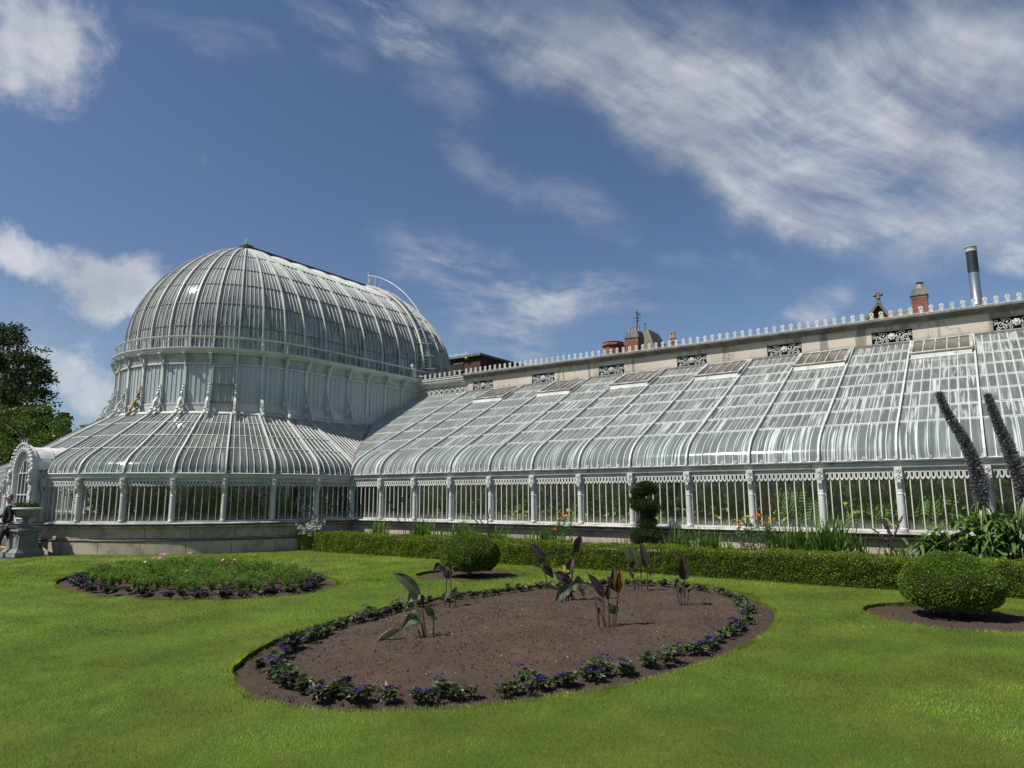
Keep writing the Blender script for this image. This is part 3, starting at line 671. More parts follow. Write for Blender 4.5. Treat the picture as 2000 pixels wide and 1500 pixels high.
# extension of the skirt along the straight side, up to the valleys
YE = 14.72
for sg in (-1, 1):
    mb = MB(); n = V3(sg, 0, 0); step = .146
    Ys = [YC + step*i for i in range(23)]
    for i in range(22):
        y0 = Ys[i]; ym = y0+step/2; t0 = inv(hs, hw(ym-YE), 2.7)
        if t0 > 2.55: break
        P = [(RE - a, b) for a, b in [(t0, hs(t0))]] + [p for p in sprof if p[0] < RE-t0-.02]
        for j in range(len(P)-1):
            q = [V3(XM+sg*(P[j][0]), y0, P[j][1]), V3(XM+sg*(P[j][0]), y0+step, P[j][1]), V3(XM+sg*(P[j+1][0]), y0+step, P[j+1][1]), V3(XM+sg*(P[j+1][0]), y0, P[j+1][1])]
            u = i+200; mb.face(q, [(u+.001, j), (u+.999, j), (u+.999, j+.999), (u+.001, j+.999)])
        pts = [V3(XM+sg*(a), y0+step, b) for a, b in P]; skb.bar(pts, [V3(sg*.5, 0, .85)]*len(pts), .044 if i % 6 == 5 else .017, .026, .012)
    part('skirt_glazing', mb, G_['skirt'])
    vy = [YE + .14*i for i in range(24)]; pts = []
    for y in vy:
        t0 = inv(hs, hw(y-YE), 2.7)
        if t0 > 2.62: break
        pts.append(V3(XM+sg*(RE-t0), y, hw(y-YE)+.015))
    mb = MB(); mb.bar(pts, V3(0, 0, 1), .10, .03); part('valley_gutter', mb, 'lead')
part('skirt_glazing_bars', skb, 'paint')

# eaves, lace, sill and plinth, shared by the curved and the straight fronts
eave = [(0, 2.03), (.09, 2.03), (.10, 2.05), (.075, 2.06), (.075, 2.135), (.13, 2.145), (.14, 2.165), (.12, 2.18), (0, 2.18)]
def lace_unit(mb, c, t, up, hwid, h):
    """pointed loop hanging from the frieze: outer and inner outlines"""
    out = [(-1, 1), (-1, .35), (-.72, .12), (0, -.02), (.72, .12), (1, .35), (1, 1)]
    inn = [(-.42, .80), (-.50, .60), (-.45, .36), (0, .20), (.45, .36), (.50, .60), (.42, .80)]
    n = t.cross(up).normalized()*.006
    for a in range(6):
        q = [c + t*(x*hwid) + up*(y*h) for x, y in (out[a], out[a+1], inn[a+1], inn[a])]
        mb.polys([p+n for p in q]+[p-n for p in q], [(0, 1, 2, 3), (7, 6, 5, 4), (0, 4, 5, 1), (3, 2, 6, 7)])
    q = [c + t*(x*hwid) + up*(y*h) for x, y in ((-1, 1), (-.42, .80), (.42, .80), (1, 1))]
    mb.polys([p+n for p in q]+[p-n for p in q], [(0, 1, 2, 3), (7, 6, 5, 4)])
def lace(frame, s_list, parent=None):
    mb = MB()
    for a, b in zip(s_list, s_list[1:]):
        p0, p1 = frame(a), frame(b); q0 = p0[0] + p0[1]*RLACE; q1 = p1[0]+p1[1]*RLACE; q0.z = q1.z = 1.81
        t = (q1-q0); L = t.length; lace_unit(mb, (q0+q1)/2, t.normalized(), V3(0, 0, 1), L/2*.92, .17)
    part('valance', mb, 'paint')
RB = 6.60
RLACE = RB + .03
GL = [(RB, .85), (RB, 2.0)]
def low_window(frame, s_list, gi, k0, k1, RB):
    mb = MB(); shell_glass(mb, frame, s_list, [(RB-.01, .86), (RB-.01, 1.98)], [0, 1], i0=gi); o = part('window', mb, G_['low'])
    b = MB()
    for s_ in s_list[1:-1]: merid(b, frame, s_, [(RB, .85), (RB, 1.98)], .018, .03)
    band(b, frame, s_list, [(RB-.03, .845), (RB+.02, .845), (RB+.02, .885), (RB-.03, .885)])
    part('window_frame', b, 'paint', o)
# post: local x outward, centred on the glass line
pm = MB()
pm.box(-.06, .03, -.075, .075, .85, 2.03)
pm.lathe([(.068, .85), (.068, .90), (.056, .92), (.050, 1.52), (.056, 1.53), (.056, 1.55), (.045, 1.56), (.045, 1.62)], (.045, 0, 0), 14)
br = [V3(.045, 0, 1.56), V3(.055, 0, 1.64), V3(.09, 0, 1.70), V3(.125, 0, 1.76), V3(.13, 0, 1.82)]
pm.bar(br, V3(0, 1, 0), .05, .07); pm.ball((.115, 0, 1.775), .042, 8)
pm.box(.0, .145, -.065, .065, 1.82, 2.035)
pm.ball((.15, 0, 1.985), .028, 8); pm.disc_ring((.15, 0, 1.985), (0, 1, 0), (0, 0, 1), .032, .05, .02, 14)
pm.ball((.15, 0, 1.90), .022, 6, 1.5); pm.ball((.147, .035, 1.865), .018, 6); pm.ball((.147, -.035, 1.865), .018, 6); pm.ball((.15, 0, 1.84), .02, 6)
pmm = pm.mesh('post')
def post(frame, s, R):
    a, n = frame(s); o = obj('post', pmm, 'paint', palm); o.location = a + n*R + V3(-XC, -YC, 0); o.rotation_euler.z = math.atan2(n.y, n.x)
FR = fine(-8, 8, 64)
mb = MB(); band(mb, stadS, FR, [(RB-.02+x, z) for x, z in eave]); band(mb, stadS, FR, [(RB-.08, 1.965), (RB+.015, 1.965), (RB+.015, 2.035), (RB-.08, 2.035)]); part('eaves_gutter', mb, 'paint')
mb = MB()                                            # little anthemion cresting on the gutter
def antefix(mb, p, n):
    t = n.cross(V3(0, 0, 1)); mb.disc_ring(p+V3(0, 0, .045), t, V3(0, 0, 1), .018, .036, .015, 10); mb.ball(p+V3(0, 0, .045), .012, 5)
for i in range(16*5):
    a, n = stadS(-8+(i+.5)/5); antefix(mb, a+n*(RB+.09)+V3(0, 0, 2.175), n)
part('eaves_cresting', mb, 'paint')['kind'] = 'stuff'
lace(stadS, fine(-8, -.62, 104)); lace(stadS, fine(.62, 8, 104))
for s0 in range(-8, 8):
    a, b = s0, s0+1
    if s0 == -1: b = -.62
    if s0 == 0: a = .62
    low_window(stadS, fine(a, b, NS if s0 not in (-1, 0) else 3), (s0+9)*NS, 0, 0, RB)
for s0 in range(-8, 9):
    if s0: post(stadS, s0, RB)
def uvband(mb, frame, s_list, R, z0, z1, u0=0.):
    u = u0
    for a, b in zip(s_list, s_list[1:]):
        (oa, na), (ob, nb) = frame(a), frame(b); p, q = oa+na*R, ob+nb*R; L = (q-p).length
        mb.face([(p.x, p.y, z0), (q.x, q.y, z0), (q.x, q.y, z1), (p.x, p.y, z1)], [(u, z0), (u+L, z0), (u+L, z1), (u, z1)]); u += L
def plinth(frame, s_list, RB, nm):
    mb = MB(); uvband(mb, frame, s_list, RB+.02, .385, .80); o = part(nm, mb, 'stone')
    mb = MB(); band(mb, frame, s_list, [(RB-.05, .34), (RB+.08, .34), (RB+.10, .36), (RB+.10, .375), (RB+.03, .39), (RB-.05, .39)]); uvband(mb, frame, s_list, RB+.08, -.08, .34, .5); 
    mb.has_uv = True; part('plinth_course', mb, 'stone')
    mb = MB(); band(mb, frame, s_list, [(RB-.15, .79), (RB+.17, .79), (RB+.19, .81), (RB+.17, .835), (RB-.15, .85)])
    band(mb, frame, s_list, [(RB-.1, .70), (RB+.09, .70), (RB+.13, .72), (RB+.13, .745), (RB+.06, .77), (RB+.06, .79), (RB-.1, .79)]); part('sill_ledge', mb, 'sill')
plinth(stadS, FR, RB, 'plinth_wall')

af = MB(); antefix(af, V3(0, 0, 0), V3(0, -1, 0)); afm = af.mesh('antefix')
# --- wings
def wing(sg):
    X = lambda x: x if sg > 0 else 2*XM - x
    frame = lambda x: (V3(X(x), YE+5.78, 0), V3(0, -1, 0))     # R = 5.78 - distance
    D0 = 5.78
    posts = [X0 + S0*k for k in range(14)]; xs = [-16.40] + posts; NW = 8
    prof = [(D0-a, b) for a, b in wprof]
    bars = MB(); gi = 0; gl = None
    # triangular part over the valley
    n_v = 18; sx = (16.40-19.0)/-n_v; gv = MB()
    for i in range(n_v):
        x = -19.0 + sx*i; xm = x+sx/2; t0 = inv(hw, hs(-16.37-xm), 5.6)
        P = [(D0-a, b) for a, b in cut_profile(wprof, hw, t0)]
        shell_glass(gv, frame, [x, x+sx], P, list(range(len(P))), i0=900+i)
        t1 = inv(hw, hs(-16.37-x), 5.6); Pm = [(D0-a, b) for a, b in cut_profile(wprof, hw, t1)]
        merid(bars, frame, x, Pm, .017, .026, .008)
    part('wing_glazing', gv, G_['wing'])
    for b in range(14):
        xa, xb = xs[b], xs[b+1]; nn = NW if b else 7; st = fine(xa, xb, nn)
        light = b % 2 == 1 and True
        g1 = MB(); shell_glass(g1, frame, st, prof, [0, 7], i0=b*20); o = part('curved_eaves_pane', g1, G_['curve'])
        g2 = MB(); pr2 = prof[7:]; rr = list(range(0, len(pr2)-(2 if light else 0)))
        shell_glass(g2, frame, st, pr2, rr, i0=b*20+300); part('wing_glazing', g2, G_['wing'])
        for s_ in st[1:-1]: merid(bars, frame, s_, prof, .015, .026, .008)
        low_window(frame, st, b*20+500, 0, 0, D0-.08)
        lc = fine(xa, xb, 16 if b else 15); lace_w(frame, lc, D0)
        if light:
            roof_light(frame, xa, xb, D0)
    for x in xs:
        mb = MB(); merid(mb, frame, x, prof, .038, .075, .028); part('wing_rib', mb, 'paint')
    for x in posts: post(frame, x, D0-.08)
    for r in wrow[1:-1]:
        R, z = prof[r]; ring(bars, frame, [-16.4 if r < 8 else -16.4, xs[-1]], R, z, (.45, .89), .016, .03, .008)
    for r in range(8, 14):
        xv = -16.37 - inv(hs, prof[r][1], 2.62) if prof[r][1] < 4.17 else -19.0
        ring(bars, frame, [xv, -16.4], prof[r][0], prof[r][1], (.45, .89), .016, .03, .008)
    part('wing_glazing_bars', bars, 'paint')
    E_ = [-16.40, posts[-1]]
    mb = MB(); Q = D0-.09; band(mb, frame, E_, [(Q+x, z) for x, z in eave]); band(mb, frame, E_, [(Q-.09, 1.965), (Q+.025, 1.965), (Q+.025, 2.035), (Q-.09, 2.035)])
    k = int(19/.0342)
    for i in range(int((E_[1]-E_[0])/.034)):       # fluted face of the gutter
        x = E_[0]+.034*(i+.5); y = YE + .105; xx = X(x); mb.box(xx-.011, xx+.011, YE+D0-(Q+.087)-.0, YE+D0-(Q+.07), 2.066, 2.13)
    part('eaves_gutter', mb, 'paint_old')
    mb = MB(); band(mb, frame, E_, [(Q+.07, 2.148), (Q+.150, 2.148), (Q+.152, 2.172), (Q+.07, 2.182)]); band(mb, frame, E_, [(Q+.07, 2.048), (Q+.098, 2.052), (Q+.09, 2.062), (Q+.07, 2.064)]); part('gutter_lip', mb, 'lead')
    mb = MB()
    for i in range(int((E_[1]-E_[0])/.2736)):
        p = V3(X(E_[0]+.2736*(i+.5)), YE+D0-(Q+.12), 2.175)
        if sg < 0: antefix(mb, p, V3(0, -1, 0)); continue
        o = obj('antefix', afm, 'paint', palm); o.location = p-V3(XC, YC, 0)
    if sg < 0: part('eaves_cresting', mb, 'paint')['kind'] = 'stuff'
    plinth(frame, fine(E_[0]-.3, E_[1]+.05, 16), D0-.08, 'plinth_wall')
    # back wall with vents
    wl = MB(); xa, xb = X(-16.50), X(2.63)
    x0_, x1_ = min(xa, xb), max(xa, xb); V = [-15.67, -12.95, -10.235, -7.44, -4.66, -1.905, .80]
    cuts = sorted((X(v)-.48, X(v)+.48) for v in V)
    zb, z0v, z1v, zt = 5.36, 5.515, 5.875, 6.05
    def wbox(a, b, c, d): wl.box(a, b, YBK, YBK+.35, c, d)
    wbox(x0_, x1_, zb, z0v); wbox(x0_, x1_, z1v, zt)
    px_ = x0_
    for a, b in cuts: wbox(px_, a, z0v, z1v); px_ = b
    wbox(px_, x1_, z0v, z1v); part('back_wall', wl, 'wall')
    wl = MB(); wl.box(x0_, x1_, YBK+.36, YBK+.40, 0, 6.0); part('rear_wall', wl, 'redbrick')
    wl = MB(); wl.box(x0_, x1_, YBK+.02, YBK+.34, .0, zb-.003); part('inner_wall', wl, 'inner_wall')
    wl = MB(); wl.box(x0_, x1_, YBK-.05, YBK-.002, 5.40, 5.512); part('wall_flashing', wl, 'lead')
    cp = MB(); y = YBK; out = [(0, 6.0), (-.07, 6.0), (-.10, 6.03), (-.10, 6.05), (-.16, 6.08), (-.20, 6.11), (-.20, 6.14), (-.17, 6.165), (.40, 6.17), (.40, 6.0)]
    xc0, xc1 = x0_-(.06 if True else 0), x1_+.06
    cp.sweep([V3(xc0, y, 0), V3(xc1, y, 0)], [(V3(0, 1, 0), V3(0, 0, 1))]*2, out); part('stone_cornice', cp, 'coping')
    for v in V:
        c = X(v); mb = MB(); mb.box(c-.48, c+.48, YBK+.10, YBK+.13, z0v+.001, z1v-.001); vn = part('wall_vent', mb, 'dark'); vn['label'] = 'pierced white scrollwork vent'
        sc = MB(); o_ = V3(c, YBK+.03, (z0v+z1v)/2)
        def cv(pts, r=.012): sc.tube([o_+V3(p[0], 0, p[1]) for p in pts], r, 5)
        for hx in (-1, 1):
            for (cx_, cz_, r0, a0, tr) in ((.17, .04, .09, 0, 1.3), (.31, -.05, .085, 2., -1.3), (.41, .07, .06, 4., 1.2), (.24, -.10, .05, 1., 1.1), (.38, -.11, .045, 3, 1.), (.13, -.10, .05, 5, -1.1), (.28, .11, .045, 2.5, 1)):
                cv([(hx*(cx_+(r0*(1-.8*i/12))*math.cos(a0+tr*2*PI*i/12)), cz_+(r0*(1-.8*i/12))*math.sin(a0+tr*2*PI*i/12)) for i in range(13)], .011)
            cv([(hx*.06, -.02), (hx*.2, -.05), (hx*.33, .04), (hx*.46, -.02)], .013)
            for q in range(5): sc.ball(o_+V3(hx*(.12+.075*q), -.01, .03*math.sin(q*2.3)), .02, 5)
        for q in range(7):
            t = q*2*PI/7; sc.ball(o_+V3(.065*math.cos(t), -.015, .062*math.sin(t)), .036, 6)
        sc.ball(o_+V3(0, -.03, 0), .045, 6)
        for z_ in (z0v+.012, z1v-.012): sc.tube([V3(c-.475, YBK+.03, z_), V3(c+.475, YBK+.03, z_)], .008, 4)
        s2 = obj('scrollwork', sc, 'paint', vn)
        # the child must sit where its parent's mesh was drawn
    cresting(x0_, x1_)
    # end wall and inside
    e = MB(); xe = X(posts[-1]+.03)
    pts = [(YE+a, b) for a, b in wprof]
    for (ya, za), (yb, zb_) in zip(pts, pts[1:]): e.polys([(xe, ya, 0), (xe, yb+.001, 0), (xe, yb+.001, zb_), (xe, ya, za)], [(0, 1, 2, 3)])
    part('end_wall', e, 'paint')
    e = MB(); e.box(min(X(-19.2), xe), max(X(-19.2), xe), YE+.25, YBK, .0, .05); part('inner_floor', e, 'inner_floor')
    # link between dome and wall: pierced iron panel, cornice
    xl0, xl1 = sorted((X(-18.95), X(-16.50)))
    e = MB(); e.sweep([V3(xl0, y, 0), V3(xl1, y, 0)], [(V3(0, 1, 0), V3(0, 0, 1))]*2, [(0.02, 5.92), (-.10, 5.92), (-.17, 5.98), (-.17, 6.03), (-.21, 6.06), (-.21, 6.09), (.30, 6.10), (.30, 5.92)])
    e.box(xl0, xl1, y-.01, y+.03, 5.80, 5.92); e.box(xl0, xl1, y-.02, y+.02, 5.44, 5.47); part('link_cornice', e, 'paint')
    q = MB(); q.box(min(X(-19.05), X(-16.49)), max(X(-19.05), X(-16.49)), y+.05, y+.30, 0, 5.44); part('inner_wall', q, 'inner_wall')
    e = MB(); nn = 9; w_ = (xl1-xl0)/nn
    for i in range(nn):
        c = V3(xl0+w_*(i+.5), y-.0, 5.58); e.disc_ring(c, V3(1, 0, 0), V3(0, 0, 1), .095, .125, .02, 16)
        for q in range(4):
            t = q*PI/2+PI/4; d_ = V3(math.cos(t), 0, math.sin(t)); e.tube([c+d_*.10, c+d_*.04], .016, 5); e.ball(c+d_*.05, .02, 5)
        e.tube([c+V3(-w_/2, 0, 0), c+V3(-.11, 0, 0)], .02, 5); e.tube([c+V3(w_/2, 0, 0), c+V3(.11, 0, 0)], .02, 5)
        e.tube([c+V3(math.cos(PI*j/8)*w_*.45, 0, .13+.09*math.sin(PI*j/8)) for j in range(9)], .014, 5)
    part('pierced_panel', e, 'paint')
def lace_w(frame, sl_, D0):
    global RLACE
    RLACE = D0-.05; lace(frame, sl_); RLACE = RB+.03
def roof_light(frame, xa, xb, D0):
    f0 = frame(0)[0]; xw = sorted((frame(xa)[0].x, frame(xb)[0].x)); x0_, x1_ = xw[0]+.06, xw[1]-.05
    d0, d1 = .78+4.9*5/6.83 + .06, 5.66; z0_, z1_ = hw(d0), hw(d1); y0, y1 = YE+d0, YE+d1
    up = V3(0, -.454, .891); A = V3(0, y0, z0_)+up*.13; B = V3(0, y1, z1_)+up*.05
    fr = MB(); 
    def pt(x, t, h=0.): p = A.lerp(B, t) + up*h; return V3(x, p.y, p.z)
    for x in (x0_, x1_): fr.bar([pt(x, 0), pt(x, 1)], up, .07, .05)
    for t in (0.03, .97): fr.bar([pt(x0_, t), pt(x1_, t)], up, .07, .05)
    for i in range(1, 5):
        x = x0_+(x1_-x0_)*i/5; fr.bar([pt(x, 0.05), pt(x, .97)], up, .028, .035)
    rl = part('roof_light', fr, 'sill')
    gb = MB()
    for i in range(5):
        a, b = x0_+(x1_-x0_)*i/5, x0_+(x1_-x0_)*(i+1)/5; u = int(x0_*7)+i+50
        gb.face([pt(a, .0), pt(b, .0), pt(b, 1), pt(a, 1)], [(u+.01, 0.01), (u+.99, .01), (u+.99, .99), (u+.01, .99)])
    obj('roof_light_pane', gb, G_['grey'], rl)
    lo = V3(0, y0-.02, hw(d0)+.03); ap = MB()
    ap.polys([pt(x0_, 0)-up*.03, pt(x1_, 0)-up*.03, V3(x1_, y0-.05, hw(d0-.05)+.02), V3(x0_, y0-.05, hw(d0-.05)+.02)], [(0, 1, 2, 3)])
    for x in (x0_, x1_): ap.polys([pt(x, 0)-up*.02, pt(x, 1)-up*.02, V3(x, y1, hw(d1)), V3(x, y0-.05, hw(d0-.05))], [(0, 1, 2, 3)])
    ap.bar([V3(x0_-.05, y0-.07, hw(d0-.07)+.02), V3(x1_+.05, y0-.07, hw(d0-.07)+.02)], up, .04, .03)
    obj('roof_light_upstand', ap, 'paint_old', rl)
# rosette cresting: one flower, copied
cm = MB(); cc = V3(0, 0, .135)
cm.disc_ring(cc, V3(1, 0, 0), V3(0, 0, 1), .020, .038, .018, 14); 
for i in range(14):
    t = i*2*PI/14; cm.ball(cc+V3(.043*math.cos(t), 0, .043*math.sin(t)), .0115, 4)
cm.ball(cc+V3(-.038, 0, -.075), .019, 5); cm.ball(cc+V3(.038, 0, -.075), .019, 5); cm.bar([V3(0, 0, 0), V3(0, 0, .09)], V3(0, 1, 0), .035, .014)
cm.bar([V3(-.045, 0, .03), V3(.045, 0, .03)], V3(0, 1, 0), .012, .014)
cmm = cm.mesh('cresting_rosette')
def cresting(x0_, x1_):
    y = YBK-.13; n = 83; q = (x1_-x0_)/n; rest = MB()
    for i in range(n):
        if x1_ < XC: rest.polys([(a+x0_+q*(i+.5), b+y, c+6.185) for a, b, c in cm.v], cm.f); continue
        o = obj('cresting_rosette', cmm, 'paint_old', palm); o.location = (x0_+q*(i+.5)-XC, y-YC, 6.185); o.scale = (1.08, 1.08, 1.08)
    if rest.v: part('cresting_rosettes', rest, 'paint')['kind'] = 'stuff'
    r = MB(); r.box(x0_, x1_, y-.012, y+.012, 6.185, 6.20)
    for i in range(n*2): r.ball((x0_+q*(i*.5+.25), y-.01, 6.205), .014, 4)
    part('cresting_rail', r, 'paint')
wing(1); wing(-1)
# cresting over the links
for x0_, x1_ in ((-18.85, -16.55), (2*XM+16.55, 2*XM+18.85)):
    for i in range(9 if x0_ > XC else 0):
        o = obj('cresting_rosette', cmm, 'paint', palm); o.location = (x0_+(x1_-x0_)*(i+.5)/9-XC, YBK-.17-YC, 6.17)
    r = MB(); r.bar([V3(x0_, YBK-.17, 6.15), V3(x1_, YBK-.17, 6.15)], V3(0, 0, 1), .02, .02)
    for i in range(19): x = x0_+(x1_-x0_)*i/18; r.bar([V3(x, YBK-.17, 6.09), V3(x, YBK-.17, 6.16)], V3(0, 1, 0), .012, .012)
    part('cresting_rail', r, 'paint')
# ladder over the dome
ld = MB(); yl = (20.75, 21.12)
arc = [(p[0], p[1]) for p in dprof[3:26]]
def off_arc(d):
    o = []
    for i, p in enumerate(arc):
        nn = pnormal(dprof, i+3, V3(1, 0, 0)); o.append((p[0]-DI+nn.x*d, p[1]+nn.z*d))
    return o
for y in yl: ld.bar([V3(XC+a, y, b) for a, b in off_arc(.14)], [V3(.7, 0, .7)]*len(arc), .05, .09)
A_ = off_arc(.14)
for i in range(len(A_)-1):
    for t in (0, .5):
        a = A_[i][0]*(1-t)+A_[i+1][0]*t; b = A_[i][1]*(1-t)+A_[i+1][1]*t; ld.bar([V3(XC+a, yl[0], b), V3(XC+a, yl[1], b)], V3(0, 0, 1), .05, .02)
H_ = off_arc(.62)
ld.tube([V3(XC+a, yl[0], b) for a, b in H_[6:]], .017, 6)
for i in range(6, 22, 3): ld.tube([V3(XC+A_[i][0], yl[0], A_[i][1]), V3(XC+H_[i][0], yl[0], H_[i][1])], .013, 5)
for i in (0, 2, 4): ld.bar([V3(XC+A_[i][0]-.1, yl[0]-.15, A_[i][1]), V3(XC+A_[i][0]+.3, yl[1], A_[i][1])], V3(0, 0, 1), .03, .03)
tx = XC+.2
ld.tube([V3(tx, 20.95, 10.9), V3(tx, 20.95, 11.66), V3(tx, 21.38, 11.62), V3(tx, 21.38, 10.9)], .02, 6)
part('roof_ladder', ld, 'paint')
dm = MB(); dm.box(-18.98, -18.80, 19.9, 20.05, 6.22, 6.62); dm.ball((-18.9, 19.95, 6.70), .09, 6); dm.tube([(-18.85, 19.9, 6.3), (-18.6, 20.3, 6.3)], .02); part('vent_pipe', dm, 'paint')
# inner floor and dark heart of the dome
mb = MB(); mb.lathe([(.001, .3), (6.55, .3)], (XM, YC, 0), 48); mb.box(XC-6.4, XC+6.4, YC, YB-.8, .27, .30); mb.box(XC-4, XC+4, YB-.8, YB+4, .27, .30); part('inner_floor', mb, 'inner_floor')

for a_, b_ in ((13.9, NB), (-NB, -13.9)):
    mb = MB(); band(mb, stad, fine(a_, b_, 30), [(3.98, 0), (4.06, 0), (4.06, 4.12), (3.98, 4.12)]); part('rear_wall', mb, 'inner_wall')

# --- porch
PX, PY = -22.33, 7.90
po = MB(); nA = 18; ri, ro = .53, .71; zs = 2.28
def arch(r, y, k=1.): return [V3(PX-r, y, .85)] + [V3(PX - r*math.cos(PI*i/nA), y, zs + r*k*math.sin(PI*i/nA)) for i in range(nA+1)] + [V3(PX+r, y, .85)]
ao, ai = arch(ro, PY), arch(ri, PY); bo, bi = arch(ro, PY+.12), arch(ri, PY+.75)
for L1, L2 in ((ao, ai), (ai, bi), (bo, ao)):
    for i in range(len(L1)-1): po.polys([L1[i], L1[i+1], L2[i+1], L2[i]], [(0, 1, 2, 3)])
for i in range(len(bo)-1): po.polys([bo[i], bo[i+1], ai[i+1]+V3(0, .16, 0), ai[i]+V3(0, .16, 0)], [(0, 1, 2, 3)])
porch_o = part('porch_arch', po, 'paint')
ap_ = arch(ri+.02, PY+.12); sc_ = MB()
sc_.polys(ap_, [tuple(range(len(ap_)))]); part('porch_screen', sc_, 'paint_old'); sc_ = MB()
gp_ = [V3(PX-.36, PY+.11, .95)] + [V3(PX-.36*math.cos(PI*i/12), PY+.11, 2.2+.36*math.sin(PI*i/12)) for i in range(13)] + [V3(PX+.36, PY+.11, .95)]
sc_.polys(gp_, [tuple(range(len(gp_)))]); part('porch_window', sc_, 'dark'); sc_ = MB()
for x in (-.36, -.12, .12, .36): sc_.bar([V3(PX+x, PY+.09, .95), V3(PX+x, PY+.09, 2.2+math.sqrt(max(0, .36**2-x*x)))], V3(0, 1, 0), .03, .03)
for z_ in (.95, 1.6, 2.2): sc_.bar([V3(PX-.36, PY+.085, z_), V3(PX+.36, PY+.085, z_)], V3(0, 1, 0), .03, .03)
part('window_frame', sc_, 'paint')
pv = MB(); L1, L2 = arch(ro-.06, PY+.11), arch(ro-.06, PY+1.4)
for i in range(1, len(L1)-2): pv.polys([L1[i], L1[i+1], L2[i+1], L2[i]], [(0, 1, 2, 3)])
part('porch_vault', pv, 'paint_old')
pd = MB()
for i in range(0, nA+1): 
    t = PI*i/nA; p = V3(PX-(ro+.02)*math.cos(t), PY-.02, zs+(ro+.02)*math.sin(t)); pd.ball(p, .045, 5); 
    pd.ball(V3(PX-(ri+.05)*math.cos(t), PY-.03, zs+(ri+.05)*math.sin(t)), .028, 5)
for dx in (-.13, 0, .13): pd.tube([V3(PX+dx, PY, zs+ro-.02), V3(PX+dx*1.3, PY, zs+ro+.16)], .025, 5, r1=.006)
for yy in (PY+.55, PY+.95): pd.tube([V3(PX - (ro-.04)*math.cos(PI*i/12), yy, zs+(ro-.04)*math.sin(PI*i/12)) for i in range(13)], .02, 5)
for x in (-ro+.02, ro-.02):
    for z_, r_ in ((2.2, .07), (2.08, .06), (1.97, .07)): pd.ball((PX+x, PY-.03, z_), r_, 6, 1.3)
    pd.bar([V3(PX+x, PY+.05, .85), V3(PX+x, PY+.05, 1.9)], V3(0, 1, 0), .16, .14)
    pd.tube([V3(PX+x*1.05+.09*math.cos(q*.8), PY-.02, 1.72+.11*math.sin(q*.8)) for q in range(9)], .02, 5)
part('porch_ornament', pd, 'paint')
ps = MB(); ps.box(PX-.75, PX+.75, PY-.2, PY+.3, -.05, .42); ps.box(PX-.75, PX+.75, PY-.42, PY-.2, -.05, .22); part('porch_steps', ps, 'stone')
ps = MB(); ps.box(PX-.76, PX+.76, PY-.43, PY-.38, .205, .225); ps.box(PX-1.01, PX+1.01, PY-1.3, PY-1.22, -.03, .012); part('step_nosing', ps, 'yellow')

# ------------------------------------------------------------------ ground
def pip(x, y, poly):                                  # vectorised point in polygon
    x, y = np.asarray(x), np.asarray(y); ins = np.zeros(x.shape, bool); n = len(poly); j = n-1
    for i in range(n):
        xi, yi = poly[i]; xj, yj = poly[j]
        c = ((yi > y) != (yj > y)) & (x < (xj-xi)*(y-yi)/((yj-yi) if yj != yi else 1e-9)+xi); ins ^= c; j = i
    return ins
def oval(cx_, cy_, a, b, n=96, wob=.02, seed=0):
    r = random.Random(seed); ph = [r.uniform(0, 6.28) for _ in range(4)]
    o = []
    for i in range(n):
        t = 2*PI*i/n; k = 1 + wob*(math.sin(3*t+ph[0])*.4 + math.sin(7*t+ph[1])*.3 + math.sin(17*t+ph[2])*.25+math.sin(31*t+ph[3])*.2)
        o.append((cx_+a*k*math.cos(t), cy_+b*k*math.sin(t)))
    return o
BEDS = [oval(-4.73, 7.68, 2.46, 4.22, 140, .012, 1), oval(-12.35, 7.35, 3.17, 2.0, 110, .012, 2), oval(-8.72, 10.98, 1.08, 1.12, 70, .02, 3), oval(-.55, 10.75, 1.13, 1.10, 70, .02, 4)]
LAWN = [(-20.9, 8.5), (-20.35, 7.2), (-19.9, 5.6), (-19.5, 2.), (-19.4, -14), (16, -14), (16, 12.98), (-16.5, 12.98), (-16.7, 13.6), (-17.5, 15), (-21, 15)]
me = bpy.data.meshes.new('ground'); R_ = 900
gm = MB(); gm.face([(-R_, -R_, -.09), (R_, -R_, -.09), (R_, R_, -.09), (-R_, R_, -.09)])
tag(obj('ground', gm, 'turf'), kind='structure')
b = bmesh.new(); edges = []
for lp in [LAWN]+BEDS:
    vs_ = [b.verts.new((x, y, 0)) for x, y in lp]
    edges += [b.edges.new((vs_[i], vs_[(i+1) % len(vs_)])) for i in range(len(vs_))]
bmesh.ops.triangle_fill(b, use_beauty=True, edges=edges)
rim = [e for e in b.edges if len(e.link_faces) == 1]
ext = bmesh.ops.extrude_edge_only(b, edges=rim)
for q in ext['geom']:
    if isinstance(q, bmesh.types.BMVert): q.co.z = -.075
bmesh.ops.recalc_face_normals(b, faces=b.faces)
me = bpy.data.meshes.new('lawn'); b.to_mesh(me); b.free()
tag(obj('lawn', me, 'turf'), kind='structure')
pm_ = MB(); pm_.face([(-40, -14, -.02), (-19.5, -14, -.02), (-19.6, 2, -.02), (-20.3, 7.4, -.02), (-20.6, 9, -.02), (-40, 9, -.02)]); pm_.face([(-60, 9, -.02), (-26, 9, -.02), (-26, 15, -.02), (-60, 15, -.02)])
tag(obj('path', pm_, 'asphalt'), kind='structure')
def nz(x, y, s, o=0): return noise.noise(V3(x*s+o, y*s, 3.1+o))
